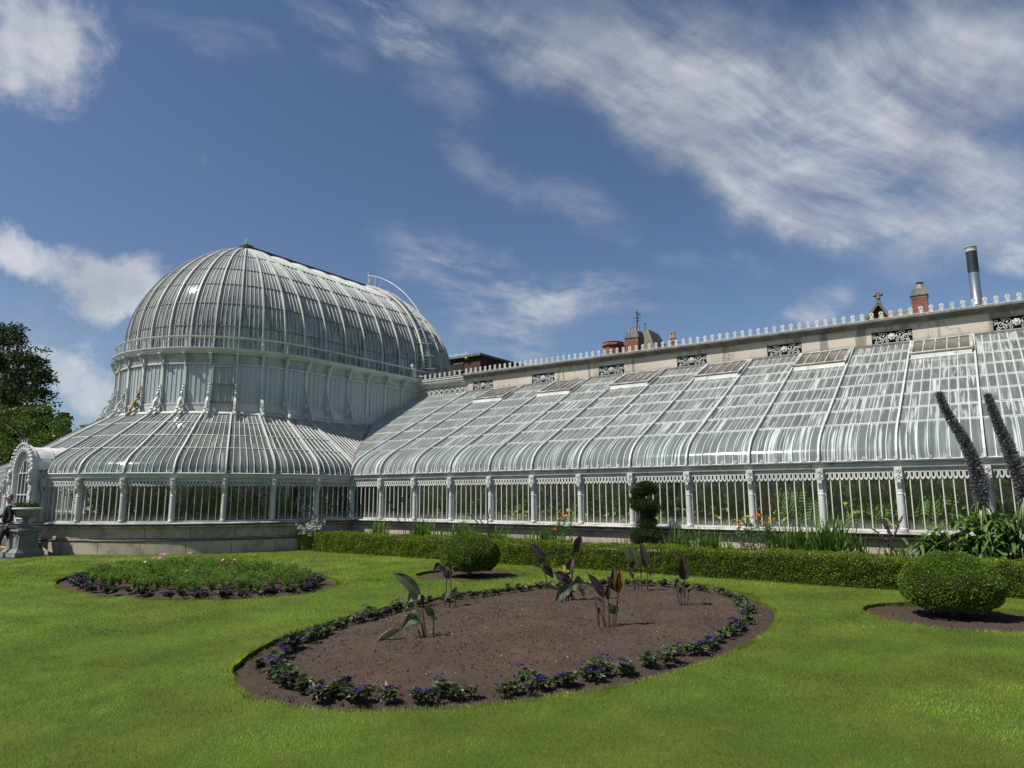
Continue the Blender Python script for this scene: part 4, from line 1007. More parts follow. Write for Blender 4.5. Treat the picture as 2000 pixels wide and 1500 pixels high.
def soil_bed(poly, c, mound, step=.045):
    xs_ = [p[0] for p in poly]; ys_ = [p[1] for p in poly]; cx_, cy_ = c
    n = len(poly); K = int(max(max(xs_)-min(xs_), max(ys_)-min(ys_))/2/step); V = []; F = []
    for j in range(K+1):
        t = j/K
        for i in range(n*2):
            p = poly[i//2]; q = poly[(i//2+1) % n]; x, y = (p if i % 2 == 0 else ((p[0]+q[0])/2, (p[1]+q[1])/2))
            x = cx_+(x-cx_)*(1-t*.995)*1.0; y = cy_+(y-cy_)*(1-t*.995)
            h = -.05 + mound*min(1, t*3.)*(1-.3*(1-t)) + .03*nz(x, y, 1.6) + .018*nz(x, y, 7, 5) + .013*nz(x, y, 22, 9)+.009*nz(x, y, 55, 2)
            V.append((x, y, h if j else -.06))
    m_ = n*2
    for j in range(K):
        for i in range(m_): F.append((j*m_+i, j*m_+(i+1) % m_, (j+1)*m_+(i+1) % m_, (j+1)*m_+i))
    mb = MB(); mb.polys(V, F); o = obj('flower_bed_soil', mb, 'soil', None, True); tag(o, kind='structure'); return o
cen = [(-4.73, 7.68), (-12.35, 7.35), (-8.72, 10.98), (-.55, 10.75)]
for i, p in enumerate(BEDS): soil_bed(p, cen[i], (.07, .05, .03, .03)[i], (.04, .08, .05, .05)[i])
sb_ = MB(); 
gxs = np.linspace(-17.6, 4, 220); gys = np.linspace(12.99, 14.78, 22)
sb_.polys([(x, y, .02+.02*nz(x, y, 6)) for y in gys for x in gxs], [(j*220+i, j*220+i+1, (j+1)*220+i+1, (j+1)*220+i) for j in range(21) for i in range(219)])
tag(obj('border_soil', sb_, 'soil', None, True), kind='structure')
# clods and little stones on the soil: many small faceted lumps in one sheet
def lumps(poly, n, s0, s1, mat, name, zoff=0., mound=.07, c=(0, 0)):
    xs_ = [p[0] for p in poly]; ys_ = [p[1] for p in poly]; T = np.array([(1, 0, -.5), (-.6, .9, -.5), (-.5, -.9, -.5), (.1, .1, .32)], float)
    FI = [(0, 1, 3), (1, 2, 3), (2, 0, 3)]; x = nrnd.uniform(min(xs_), max(xs_), n*2); y = nrnd.uniform(min(ys_), max(ys_), n*2)
    k = pip(x, y, poly); x, y = x[k][:n], y[k][:n]; out = []
    for a, b_ in zip(x, y):
        s = s0 + (s1-s0)*rnd.random()**3; t = rnd.uniform(0, 6.28); ca, sa = math.cos(t), math.sin(t); R = np.array([[ca, -sa, 0], [sa, ca, 0], [0, 0, 1.]])
        q = (T*nrnd.uniform(.6, 1.4, (4, 3)))@R.T*s; r = min(1., min(((a-c[0])/max(xs_+[c[0]+.1])*0+1, 1)))
        e = math.hypot((a-c[0])/((max(xs_)-min(xs_))/2), (b_-c[1])/((max(ys_)-min(ys_))/2)); h = -.05+mound*min(1, (1-e)*3)*(1-.3*e)
        q += (a, b_, h+.012+zoff)
        for f in FI: out += [q[f[0]], q[f[1]], q[f[2]]]
    o = quads_mesh(name, np.array(out), mat, None, 3); return tag(o, kind='stuff')
tag(lumps(BEDS[0], 14000, .005, .022, 'soil', 'soil_clods', 0, .07, cen[0]), 'dark brown clods of soil on the big round bed', 'soil clods')
tag(lumps(BEDS[0], 520, .003, .010, 'pebble', 'pebbles', .008, .07, cen[0]), 'pale small stones scattered over the bare round bed', 'pebbles')
tag(lumps(BEDS[3], 900, .006, .022, 'soil', 'soil_clods', 0, .03, cen[3]), 'brown clods of soil round the box ball at the right', 'soil clods')

# grass blades
def grass():
    out = []; 
    bands_ = [(2.6, 5.2, 9000, .016, .0032), (5.2, 8., 4600, .019, .004), (8., 12, 1800, .022, .006), (12, 24, 520, .036, .009)]
    rx, ry = camR.x, camR.y; fx_, fy_ = -math.sin(YAW), math.cos(YAW)
    for d0, d1, dens, L, Wb in bands_:
        h0, h1 = .78*d1, .78*d1; area = (d1-d0)*(h0+h1); n = int(area*dens)
        d = nrnd.uniform(d0, d1, n); t = nrnd.uniform(-1, 1, n)*(.785*d+.4); x = fx_*d + rx*t; y = fy_*d+ry*t
        k = (np.abs(t) < .785*d+.4) & pip(x, y, LAWN)
        for b_ in BEDS: k &= ~pip(x, y, b_)
        k &= ~((np.hypot(x-XC, y-YC) < 6.7))
        x, y = x[k], y[k]; n = len(x)
        a = nrnd.uniform(0, 2*PI, n); ln = nrnd.uniform(.1, .9, n)*L; Lz = L*nrnd.uniform(.55, 1.3, n)
        # mowing and growth make the leaning direction vary in broad patches
        la = nrnd.normal(0, .9, n) + 2.2*np.sin(x*.9+.7*np.sin(y*1.3)) ; tipx = x + np.cos(la)*ln; tipy = y + np.sin(la)*ln
        P0 = np.stack([x-np.cos(a)*Wb/2, y-np.sin(a)*Wb/2, np.zeros(n)-.004], 1); P1 = np.stack([x+np.cos(a)*Wb/2, y+np.sin(a)*Wb/2, np.zeros(n)-.004], 1)
        P2 = np.stack([tipx, tipy, Lz], 1); out.append(np.stack([P0, P1, P2], 1).reshape(-1, 3))
    # longer blades hanging over the cut edges of the beds
    for b_ in BEDS:
        p = np.array(b_); q = np.roll(p, -1, 0); seg = np.linalg.norm(q-p, axis=1); n = int(seg.sum()*420); k = nrnd.choice(len(p), n, p=seg/seg.sum()); t = nrnd.random(n)[:, None]
        c = p[k]*(1-t)+q[k]*t; nn = np.stack([(q-p)[k][:, 1], -(q-p)[k][:, 0]], 1); nn /= np.linalg.norm(nn, axis=1)[:, None]
        cc_ = p.mean(0); sgn = np.sign(((c-cc_)*nn).sum(1))[:, None]; nn *= sgn
        c = c + nn*np.abs(nrnd.normal(0, .02, (n, 1))); a = nrnd.uniform(0, 2*PI, n); h = nrnd.uniform(.012, .045, n)
        tip = np.concatenate([c - nn*nrnd.normal(.01, .02, (n, 1)), h[:, None]], 1); w_ = .003
        P0 = np.stack([c[:, 0]-np.cos(a)*w_, c[:, 1]-np.sin(a)*w_, np.zeros(n)-.01], 1); P1 = np.stack([c[:, 0]+np.cos(a)*w_, c[:, 1]+np.sin(a)*w_, np.zeros(n)-.01], 1)
        out.append(np.stack([P0, P1, tip], 1).reshape(-1, 3))
    return tag(quads_mesh('grass', np.concatenate(out), 'grass', None, 3), 'short mown bright green lawn grass', 'grass', kind='stuff')
grass()

# ------------------------------------------------------------------ clipped box hedge and balls
HY0, HY1, HX0, HX1, HH = 12.93, 13.52, -15.95, 3.2, .51
hd = empty('hedge', (-6.4, 13.2, 0)); tag(hd, 'long low clipped box hedge running in front of the glasshouse border', 'hedge')
def hedge_pts(n):
    # faces: front, top, back, ends
    A = [(HX1-HX0)*HH, (HX1-HX0)*(HY1-HY0), (HX1-HX0)*HH*.4, (HY1-HY0)*HH]; A = np.array(A)/sum(A); f = nrnd.choice(4, n, p=A)
    x = nrnd.uniform(HX0, HX1, n); y = nrnd.uniform(HY0, HY1, n); z = nrnd.uniform(0, HH, n); N_ = np.zeros((n, 3))
    y[f == 0] = HY0; N_[f == 0] = (0, -1, .15); z[f == 1] = HH; N_[f == 1] = (0, 0, 1); y[f == 2] = HY1; N_[f == 2] = (0, 1, 0); x[f == 3] = HX0; N_[f == 3] = (-1, 0, 0)
    # rounded shoulders
    r = .07
    for k, sgn in ((0, 1), (1, -1)):
        pass
    e = np.maximum(0, np.maximum(HY0+r-y, y-(HY1-r))); ez = np.maximum(0, z-(HH-r)); dd = np.hypot(e, ez); m_ = (dd > r) & (e > 0) & (ez > 0)
    P = np.stack([x, y, z], 1); sy = np.where(y < (HY0+HY1)/2, -1, 1)
    P[m_, 1] -= (sy*(e-e*r/np.maximum(dd, 1e-6)))[m_]; P[m_, 2] -= (ez-ez*r/np.maximum(dd, 1e-6))[m_]
    bl = .02*np.sin(x*2.1+1)+.012*np.sin(x*5.3)+.01*np.sin(x*9.7+z*7); P += N_*bl[:, None]
    return P, N_
def lump(P, s, a): return np.array([[noise.noise(V3(x*s, y*s, z*s))*a] for x, y, z in P])
P, N_ = hedge_pts(185000); P = P + unit(N_)*(lump(P, 6.5, .045)+lump(P, 15., .022)) - unit(N_)*np.abs(nrnd.normal(0, .026, (len(P), 1))); P[:, 2] = np.maximum(P[:, 2], .0)
kk = (nrnd.random(len(P)) < .006) & (P[:, 2] > .3); P[kk] += unit(N_[kk]+(0, 0, .6))*nrnd.uniform(.01, .06, (int(kk.sum()), 1))
o = quads_mesh('foliage', leaves(P - (-6.4, 13.2, 0), N_+(0, 0, .25), .027, .017, .7), 'box', hd)
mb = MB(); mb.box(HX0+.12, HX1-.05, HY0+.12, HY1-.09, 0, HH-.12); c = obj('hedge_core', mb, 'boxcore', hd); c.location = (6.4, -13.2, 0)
def box_ball(cx_, cy_, a, h, lab, n):
    r = empty('box_ball', (cx_, cy_, 0)); tag(r, lab, 'topiary ball', 'clipped box balls in the lawn')
    D = unit(nrnd.normal(0, 1, (n, 3))); D[:, 2] = np.where(D[:, 2] < -.72, -D[:, 2], D[:, 2])
    S = np.array([a, a, h/2*1.06]); Pp = D*S; Pp[:, 2] += h/2; Nn = unit(D/S)
    bl = .025*np.sin(D[:, 0]*5+1)*np.cos(D[:, 1]*4) + .012*np.sin(D[:, 2]*11+D[:, 0]*8); Pp += Nn*(lump(Pp+(cx_, cy_, 0), 7., .02)+lump(Pp, 16., .012)+bl[:, None]*.6-np.abs(nrnd.normal(0, .018, (n, 1))))
    Pp[:, 2] = np.maximum(Pp[:, 2], .02); quads_mesh('foliage', leaves(Pp, Nn+(0, 0, .2), .023, .014, .7), 'ball', r)
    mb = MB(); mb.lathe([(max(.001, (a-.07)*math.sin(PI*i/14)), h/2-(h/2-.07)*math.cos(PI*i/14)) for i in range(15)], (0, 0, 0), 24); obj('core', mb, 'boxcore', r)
    mb = MB(); mb.tube([(0, 0, -.05), (0, 0, h*.4)], .04, 8); obj('trunk', mb, 'trunk', r)
box_ball(-8.55, 10.75, .57, .80, 'smaller clipped box ball in a soil patch behind the big bare bed', 34000)
box_ball(-.60, 10.80, .59, .76, 'wide clipped box ball in a soil patch at the right in front of the hedge', 40000)

# ------------------------------------------------------------------ border plants between hedge and glass
def strap_clump(x, y, h, n, spread, lab, name='strap_leaved_plant', wd=.028, mat='strap', z0=.02):
    out = []
    for i in range(int(n*2.4)):
        t = rnd.uniform(0, 2*PI); lean = rnd.random()**.7*spread*1.8; H = h*rnd.uniform(.72, 1.1); bx, by = x+rnd.gauss(0, .06+spread*.3), y+rnd.gauss(0, .05)
        dx, dy = math.cos(t), math.sin(t)*.7; wv = V3(-dy, dx, 0).normalized()*wd*rnd.uniform(.6, 1.1)/2; pr = None; droop = rnd.random()**2*.35
        for k in range(6):
            s = k/5; p = V3(bx-x+dx*lean*s**1.5, by-y+dy*lean*s**1.5, H*(s-droop*s**3)); w_ = wv*(1-s**2.5)+V3(0, 0, .0)
            if pr: out += [pr[0]-pr[1], pr[0]+pr[1], p+w_, p-w_]
            pr = (p, w_)
    o = quads_mesh(name, np.array([tuple(v) for v in out]), mat); o.location = (x, y, z0); return tag(o, lab, 'border plant', 'strappy plants in the border')
for u, vt_, n, sp, lab in ((740, 1018, 46, .26, 'pale strappy clump at the left end of the border behind the hedge'),
                          (822, 1013, 60, .28, 'dark strappy clump below the pair of tall seed spikes'),
                          (868, 1031, 34, .22, 'low greyish strappy clump between two taller green clumps behind the hedge'),
                          (905, 1021, 60, .28, 'bright strappy clump behind the hedge left of the smaller box ball'),
                          (975, 1029, 60, .30, 'dark strappy clump behind the hedge above the smaller box ball'),
                          (1035, 1039, 26, .22, 'low sparse strappy clump just left of the first orange lilies'),
                          (1070, 1030, 40, .24, 'strappy clump at the foot of the left orange lilies'),
                          (1225, 1052, 18, .2, 'tiny grassy tuft just left of the topiary conifer'),
                          (1322, 1029, 36, .22, 'broad leaved green clump just right of the topiary conifer'),
                          (1385, 1038, 70, .26, 'dark upright strappy clump left of the right hand lilies'),
                          (1425, 1052, 18, .2, 'small sparse tuft close to the right hand lilies'),
                          (1550, 1026, 80, .34, 'tall bright iris clump right of the orange lilies'),
                          (1620, 1018, 70, .34, 'tallest iris clump with upright dark blades in the border'),
                          (1672, 1053, 22, .16, 'small iris fan standing alone right of the tall clumps'),
                          (1755, 1062, 30, .24, 'low pale rosette clump left of the big leaved bush')):
    p = at(u, 1060, 13.95); h = at(u, vt_, 13.95).z; strap_clump(p.x, 13.95+rnd.uniform(-.12, .12), h*1.12, n, sp, lab, wd=.06 if u > 1500 else .042)
def spikes(u, v0, tops, lab):
    r = empty('seed_spike_plant', (at(u, 1050, 13.9).x, 13.9, .02)); tag(r, lab, 'border plant')
    for (ut, vt) in tops:
        mb = MB(); b0 = at(u, v0, 13.9); tp = at(ut, vt, 13.8); L = (tp-b0)
        pts = [b0 + L*t + V3(.05*math.sin(t*PI)*(1 if ut < u else -1), 0, 0) - r.location for t in (0, .2, .4, .6, .8, 1)]
        mb.tube(pts, .011, 5, r1=.006)
        for i in range(26):
            t = .35+.6*i/26; k = int(t*5); q = pts[k].lerp(pts[min(5, k+1)], t*5-k); a = rnd.uniform(0, 6.28); mb.ball(q+V3(math.cos(a)*.014, math.sin(a)*.016, 0), .015, 4)
        obj('seed_spike', mb, 'stem_dark', r)
spikes(792, 1050, [(757, 974), (784, 966)], 'pair of leaning dark seed spikes over the left border clumps')
spikes(955, 1050, [(915, 1003), (935, 1012), (957, 992)], 'three thin dark seed stems above the smaller box ball')
spikes(1745, 1075, [(1712, 1002), (1722, 1008), (1765, 1005), (1700, 1030)], 'thin green bud stems before the stone plinth left of the big leaved bush')
def lily(u, vb, flowers, lab, budonly=()):
    b0 = at(u, vb, 13.85); r = empty('orange_lily', (b0.x, 13.85, .02)); tag(r, lab, 'lily', 'orange lilies in the border')
    lv = []
    for (uf, vf, us) in flowers:
        tp = at(uf, vf+6, 13.8) - r.location; s0 = V3(at(us, vb, 13.85).x-b0.x, 0, 0); mb = MB(); pts = [s0.lerp(tp, t) + V3(.02*math.sin(t*5), 0, 0) for t in (0, .3, .6, .85, 1)]
        mb.tube(pts, .009, 5, r1=.006); obj('stem', mb, 'stem_green', r)
        for i in range(150):
            t = rnd.uniform(.0, .93); q = pts[0].lerp(pts[-1], t); a = rnd.uniform(0, 6.28); lv.append((q, V3(math.cos(a), math.sin(a), .55)))
        bud = (uf, vf) in budonly
        for hd_ in range(1 if not bud else 5):
            c = tp + V3(rnd.uniform(-.07, .07), rnd.uniform(-.04, .04), rnd.uniform(-.02, .05))*(1 if bud else .2); P_ = []; D_ = []
            for i in range(6 if not bud else 2):
                a = i*PI/3+rnd.uniform(-.2, .2); P_.append(c); D_.append((math.cos(a)*.9, math.sin(a)*.7-.35, .35 if not bud else 1.))
            quads_mesh('flower' if not bud else 'flower_bud', leaves(np.array([tuple(q) for q in P_]), np.array(D_), .095 if not bud else .06, .045 if not bud else .022, .12, .25), 'orange' if not bud else 'bud', r)
    quads_mesh('foliage', leaves(np.array([tuple(a) for a, b_ in lv]), np.array([tuple(b_) for a, b_ in lv]), .10, .022, .3, .2), 'strap', r)
lily(1105, 1058, [(1101, 1004, 1102), (1092, 996, 1096), (1114, 999, 1116), (1085, 1030, 1088)], 'left orange lily plant with one open bloom above green buds', ((1092, 996), (1114, 999)))
lily(1480, 1070, [(1443, 1018, 1460), (1484, 1004, 1482), (1497, 1016, 1495), (1459, 1010, 1468), (1467, 1009, 1474), (1505, 1014, 1500)], 'right orange lily plants with three open blooms before the glass', ((1459, 1010), (1467, 1009), (1505, 1014)))
# topiary conifer
tp_ = at(1260, 1062, 14.05); r = empty('topiary_conifer', (tp_.x, 14.05, .0)); tag(r, 'dark topiary conifer cut in stacked tufts in front of the glass', 'topiary')
Z = lambda v: at(1260, v, 14.05).z
PP = []; DD = []; core_ = MB()
for (u, v, a, hh, n) in ((1262, 950, .21, .10, 3000), (1250, 962, .21, .11, 2600), (1270, 958, .16, .10, 1500), (1240, 978, .13, .10, 1200), (1258, 988, .31, .15, 5200), (1272, 992, .20, .14, 2200), (1264, 1008, .17, .14, 1600), (1264, 1022, .22, .14, 2200), (1260, 1045, .36, .22, 5600), (1262, 1058, .34, .14, 2400)):
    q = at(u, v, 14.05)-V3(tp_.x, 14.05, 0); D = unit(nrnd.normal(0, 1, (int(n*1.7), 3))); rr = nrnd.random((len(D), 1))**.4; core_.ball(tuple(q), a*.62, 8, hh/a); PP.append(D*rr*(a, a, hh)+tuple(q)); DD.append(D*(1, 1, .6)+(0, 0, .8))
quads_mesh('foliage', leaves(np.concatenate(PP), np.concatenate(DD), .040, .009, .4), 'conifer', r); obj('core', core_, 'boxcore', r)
mb = MB(); mb.tube([(0, 0, 0), (.02, 0, Z(1010)), (0, 0, Z(955))], .025, 7); obj('trunk', mb, 'trunk', r)
# planter with silver foliage
pl = gp(601, 1074); r = empty('planter', (pl.x, pl.y, 0)); tag(r, 'green round tub planted with silver foliage at the end of the hedge', 'planter')
mb = MB(); mb.lathe([(.001, 0), (.25, 0), (.27, .05), (.31, .44), (.335, .45), (.335, .49), (.30, .49), (.28, .42), (.001, .42)], (0, 0, 0), 28); obj('tub', mb, 'green_tub', r, True)
P_ = []; D_ = []
for i in range(150):
    a = rnd.uniform(0, 6.28); H = rnd.uniform(.12, .42) if i > 16 else rnd.uniform(.5, .85); sp = rnd.uniform(.05, .52) if i > 16 else rnd.uniform(0, .35); dr = -.25 if rnd.random() < .3 else 0
    for k in range(20):
        t = k/19; P_.append((math.cos(a)*sp*t, math.sin(a)*sp*t, .46+H*t+dr*t*t)); b_ = rnd.uniform(0, 6.28); D_.append((math.cos(b_), math.sin(b_), .5))
quads_mesh('silver_foliage', leaves(np.array(P_)+nrnd.normal(0, .012, (len(P_), 3)), np.array(D_), .06, .024, .4), 'silver', r)
# echium: big leaf rosettes and tall leaning spikes
def rosette(cx_, cy_, h, n, L, Wd, out, tilt=.5, sp=.12):
    for i in range(n):
        a = rnd.uniform(0, 2*PI); e = rnd.uniform(-.25, 1.25); bx, by, bz = cx_+rnd.gauss(0, sp), cy_+rnd.gauss(0, sp*.6), h*rnd.uniform(.35, 1.0); l = L*rnd.uniform(.6, 1.1)
        d = V3(math.cos(a)*math.cos(e), math.sin(a)*math.cos(e), math.sin(e)); sv = d.cross(V3(0, 0, 1)).normalized(); pr = None
        for k in range(6):
            s = k/5; p = V3(bx, by, bz)+d*l*s-V3(0, 0, l*.55*s*s); ww = sv*Wd/2*math.sin(PI*(.12+.88*s)**.8)*rnd.uniform(.9, 1.1)
            if k == 5: ww = sv*.001
            if pr: out += [tuple(pr[0]-pr[1]), tuple(pr[0]+pr[1]), tuple(p+ww), tuple(p-ww)]
            pr = (p, ww)
def echium(u, vb, h, n, lab, spike=None, L=.42, sp=.14, extra=()):
    b0 = at(u, vb, 13.9); r = empty('echium', (b0.x, 13.9, .02)); tag(r, lab, 'echium', 'echiums at the right end of the border')
    o_ = []; rosette(0, 0, h, n, L, .062, o_, sp=sp)
    for (du, dh, nn_) in extra: rosette(at(du, vb, 13.9).x-b0.x, .1, dh, nn_, L*.8, .05, o_, sp=sp)
    quads_mesh('leaf_rosette', np.array(o_), 'echleaf', r); mb = MB(); mb.tube([(0, 0, -.05), (.02, 0, h*.9)], .04, 8, r1=.025); obj('stem', mb, 'stem_green', r)
    if spike:
        pts = [at(a, b_, 13.75)-r.location for a, b_ in spike]; mb = MB(); rs = [.038, .050, .043, .033, .022, .014, .008, .003][:len(pts)]; mb.tube(pts, [q*.7 for q in rs], 8); s = obj('flower_spike', mb, 'stem_dark', r)
        P_ = []; D_ = []; Ls = [(pts[i+1]-pts[i]).length for i in range(len(pts)-1)]; tot = sum(Ls)
        for i in range(13000):
            q = rnd.random()**1.1*tot; k = 0
            while k < len(Ls)-1 and q > Ls[k]: q -= Ls[k]; k += 1
            t = q/Ls[k]; c = pts[k].lerp(pts[k+1], min(1, t)); R = (rs[k]*(1-t)+rs[k+1]*t)*1.35+.008; ax = (pts[k+1]-pts[k]).normalized(); v = Vector(nrnd.normal(0, 1, 3)); v = (v-ax*v.dot(ax)).normalized()
            P_.append(tuple(c+v*R*rnd.uniform(.55, 1.08)*(1+.18*noise.noise(c*7)))); D_.append(tuple(v+ax*.4))
        quads_mesh('florets', leaves(np.array(P_), np.array(D_), .058, .015, .6), 'echspike', s)
        o2 = []
        for (bb, hh) in ((pts[0], 44), (pts[0]*.6, 70)):
            for i in range(hh):
                a = rnd.uniform(0, 2*PI); pr = None; l = rnd.uniform(.2, .42); q0 = bb+V3(0, 0, rnd.uniform(-.18, .12)); d = V3(math.cos(a), math.sin(a)*.8, .7); sv = V3(-d.y, d.x, 0).normalized()*.017
                for k in range(6):
                    t = k/5; p = q0+d*l*t*.8-V3(0, 0, l*1.5*t*t); ww = sv*(1-t**2)
                    if pr: o2 += [tuple(pr[0]-pr[1]), tuple(pr[0]+pr[1]), tuple(p+ww), tuple(p-ww)]
                    pr = (p, ww)
        quads_mesh('hanging_leaves', np.array(o2), 'echleaf', r)
echium(1828, 1092, .80, 230, 'broad leaved echium rosette without a flower spike, leftmost of the echiums', L=.46, extra=())
echium(1912, 1092, 1.12, 300, 'echium with a grey leaning flower spike rising beside the broad rosette', [(1918, 990), (1914, 950), (1903, 905), (1886, 865), (1866, 832), (1850, 806), (1839, 784), (1834, 768)], L=.40, sp=.2, extra=((1885, .5, 60),))
echium(1985, 1092, 1.15, 380, 'echium with a thick grey flower spike at the right edge of the picture', [(2003, 985), (1994, 940), (1978, 898), (1964, 862), (1951, 832), (1941, 806), (1934, 786), (1929, 772)], L=.42, sp=.28, extra=((1945, .6, 110), (1965, .8, 90)))

# ------------------------------------------------------------------ plants inside, close to the glass
def inner(name, lab, n, xr, yr, zr_, L, Wd, mat, fn=None, sp=.8):
    P = np.stack([nrnd.uniform(*xr, n), nrnd.uniform(*yr, n), nrnd.uniform(*zr_, n)], 1)
    if fn: P = fn(P)
    D = nrnd.normal(0, 1, (len(P), 3))+(0, -.3, .4); return tag(quads_mesh(name, leaves(P, D, L, Wd, sp, .2), mat), lab, 'indoor plants', kind='stuff')
def clumpy(P, s=1.1, th=-.02):
    k = np.array([noise.noise(V3(a*s, b_*s, c*s*1.3)) for a, b_, c in P]) > th; return P[k]
inner('indoor_foliage', 'mixed green tropical foliage behind the wing windows', 20000, (-16.2, 2.4), (15.35, 17.5), (.55, 2.1), .22, .06, 'fern', lambda P: clumpy(P, 1.3, -.05))
inner('indoor_foliage', 'dark green climbing foliage high inside the wing', 12000, (-16.2, 2.4), (17.5, 19.6), (.4, 2.9), .22, .07, 'ferndark', lambda P: clumpy(P, .8, .05))
def ringp(P):
    t = (P[:, 0]); R = P[:, 1]; return np.stack([XC+np.sin(t)*R, YC-np.cos(t)*R, P[:, 2]], 1)
inner('indoor_foliage', 'dark leafy plants behind the windows of the round hall', 20000, (.25, 1.55), (4.6, 6.35), (.5, 1.9), .20, .05, 'ferndark', lambda P: clumpy(ringp(P), 1.3, .0))
inner('indoor_palms', 'dark palms and tall plants under the dome', 9000, (-1.57, 1.57), (.3, 4.4), (.4, 3.4), .5, .05, 'ferndark', lambda P: clumpy(ringp(P), .8, .08))
b_ = []; 
for i in range(270):                                  # pale variegated plants leaning on the glass
    x = rnd.uniform(-13.5, 2.2); z = .62+abs(rnd.gauss(0, .32)); y = 15.02+abs(rnd.gauss(0, .14))
    for k in range(7): b_.append((x+rnd.gauss(0, .12), y+abs(rnd.gauss(0, .07)), z+rnd.gauss(0, .09)))
k_ = len(b_); tag(quads_mesh('indoor_climber', leaves(np.array(b_), nrnd.normal(0, .6, (k_, 3))+(0, -.3, .5), .12, .075, .5, .15), 'pothos'), 'pale yellow green climbing leaves pressed against the inside of the wing windows', 'climber', kind='stuff')
def monstera(x, y, z, n=9):
    mb = MB()
    for i in range(n):
        a = rnd.uniform(-.9, .9); L = rnd.uniform(.42, .62); c = V3(x+rnd.gauss(0, .18), y+rnd.gauss(0, .12), z+rnd.gauss(0, .14)); ax = V3(math.sin(a)*.8, -.25, -.85).normalized(); sv = ax.cross(V3(0, -1, .2)).normalized()
        for sgn in (-1, 1):
            for k in range(8):                            # finger lobes either side of the midrib
                t = .08+.86*k/8; b0 = c+ax*L*t; e = b0 + (sv*sgn+ax*.45)*L*.5*math.sin(PI*(.15+.8*t)); w_ = ax*L*.042
                mb.face([b0-w_, b0+w_, e+w_*.6+V3(0, 0, -.03), e-w_*.6+V3(0, 0, -.03)], [(.5, t), (.5, t+.05), (.5+sgn*.5, t+.05), (.5+sgn*.5, t)])
    return mb
for x, lab in ((-3.3, 'big cut leaved plant inside, behind the third window from the right edge'), (-2.2, 'large cut leaved plant inside, behind the window left of the echiums'), (-1.05, 'cut leaved plant inside, behind the window beside the echium rosette')):
    tag(obj('monstera', monstera(x, 15.25, 1.72), 'mons'), lab, 'indoor plant', 'cut leaved plants inside the wing')
br_ = MB()
o = quads_mesh('bromeliad', leaves(np.tile((-4.05, 15.3, 1.42), (60, 1))+nrnd.normal(0, .05, (60, 3)), nrnd.normal(0, 1, (60, 3))*(1, .5, .8), .26, .03, .1, .3), 'bud'); tag(o, 'red brown spiky plant inside behind the orange lilies', 'indoor plant')

# ------------------------------------------------------------------ cannas on the bare bed
def lamina(p0, p1, wd, bow=.1, fold=.35, roll=0., curl=0., n=12, turn=0.):
    p0, p1 = Vector(p0), Vector(p1); ax = p1-p0; L = ax.length; t = ax.normalized(); view = (Vector((0, 0, EYE))-(p0+p1)/2).normalized()
    sv = t.cross(view).normalized(); nn = sv.cross(t).normalized()
    ct, st_ = math.cos(turn), math.sin(turn); sv, nn = sv*ct+nn*st_, nn*ct-sv*st_
    mb = MB(); G = []; xs_ = (-1, -.8, -.5, -.2, 0, .2, .5, .8, 1)
    for i in range(n+1):
        s = i/n; w_ = wd/2*max(.015, math.sin(PI*min(1, .06+.94*s**.85))**.8*(1.06-.35*s)); c = p0+ax*s+V3(0, 0, 1)*bow*L*math.sin(PI*s)*1.0 - V3(0, 0, 1)*curl*L*s**3+nn*.03*L*math.sin(3*s)
        row = []
        for x in xs_:
            if roll: a = x*roll; q = c + sv*(math.sin(a)/roll*w_) + nn*((1-math.cos(a))/roll*w_)
            else: q = c + sv*x*w_*math.cos(fold) + nn*abs(x)*w_*math.sin(fold)
            q = q + nn*.012*math.sin(s*14+x*3)*abs(x)*wd*3
            row.append(q)
        G.append(row)
    for i in range(n):
        for k in range(8):
            U = [(xs_[k]*.5+.5, i/n), (xs_[k+1]*.5+.5, i/n), (xs_[k+1]*.5+.5, (i+1)/n), (xs_[k]*.5+.5, (i+1)/n)]
            mb.face([G[i][k], G[i][k+1], G[i+1][k+1], G[i+1][k]], U)
    return mb
def canna(u, v, stems, lvs, lab):
    b0 = gp(u, v, .02); r = empty('canna_plant', b0); tag(r, lab, 'canna', 'young bronze cannas on the bare bed')
    fwd = Vector((-math.sin(YAW), math.cos(YAW), 0)); dist = b0.dot(fwd)
    def pt(uu, vv, dd=0.): d = ray(uu, vv); return Vector((0, 0, EYE))+d*((dist+dd)/d.dot(fwd)) - b0
    for st in stems:
        w_ = .011; pts = [pt(*q) for q in st]
        pts[0].z = min(pts[0].z, -.02)
        mb = MB(); mb.tube(pts, w_, 7, r1=w_*.6); obj('stem', mb, 'stem_dark', r)
    for (a, b_, wd, mt, kw) in lvs:
        wd *= 1.5; d0, d1 = kw.pop('d0', 0.), kw.pop('d1', rnd.uniform(-.05, .05)); mb = lamina(pt(*a, d0)+b0, pt(*b_, d1)+b0, wd, **kw)
        mb.v = [(x-b0.x, y-b0.y, z-b0.z) for x, y, z in mb.v]; me = mb.mesh('leaf', True)
        b = bmesh.new(); b.from_mesh(me); bmesh.ops.remove_doubles(b, verts=b.verts, dist=1e-5); b.to_mesh(me); b.free(); me.polygons.foreach_set('use_smooth', [True]*len(me.polygons))
        obj('leaf', me, 'canna'+mt, r)
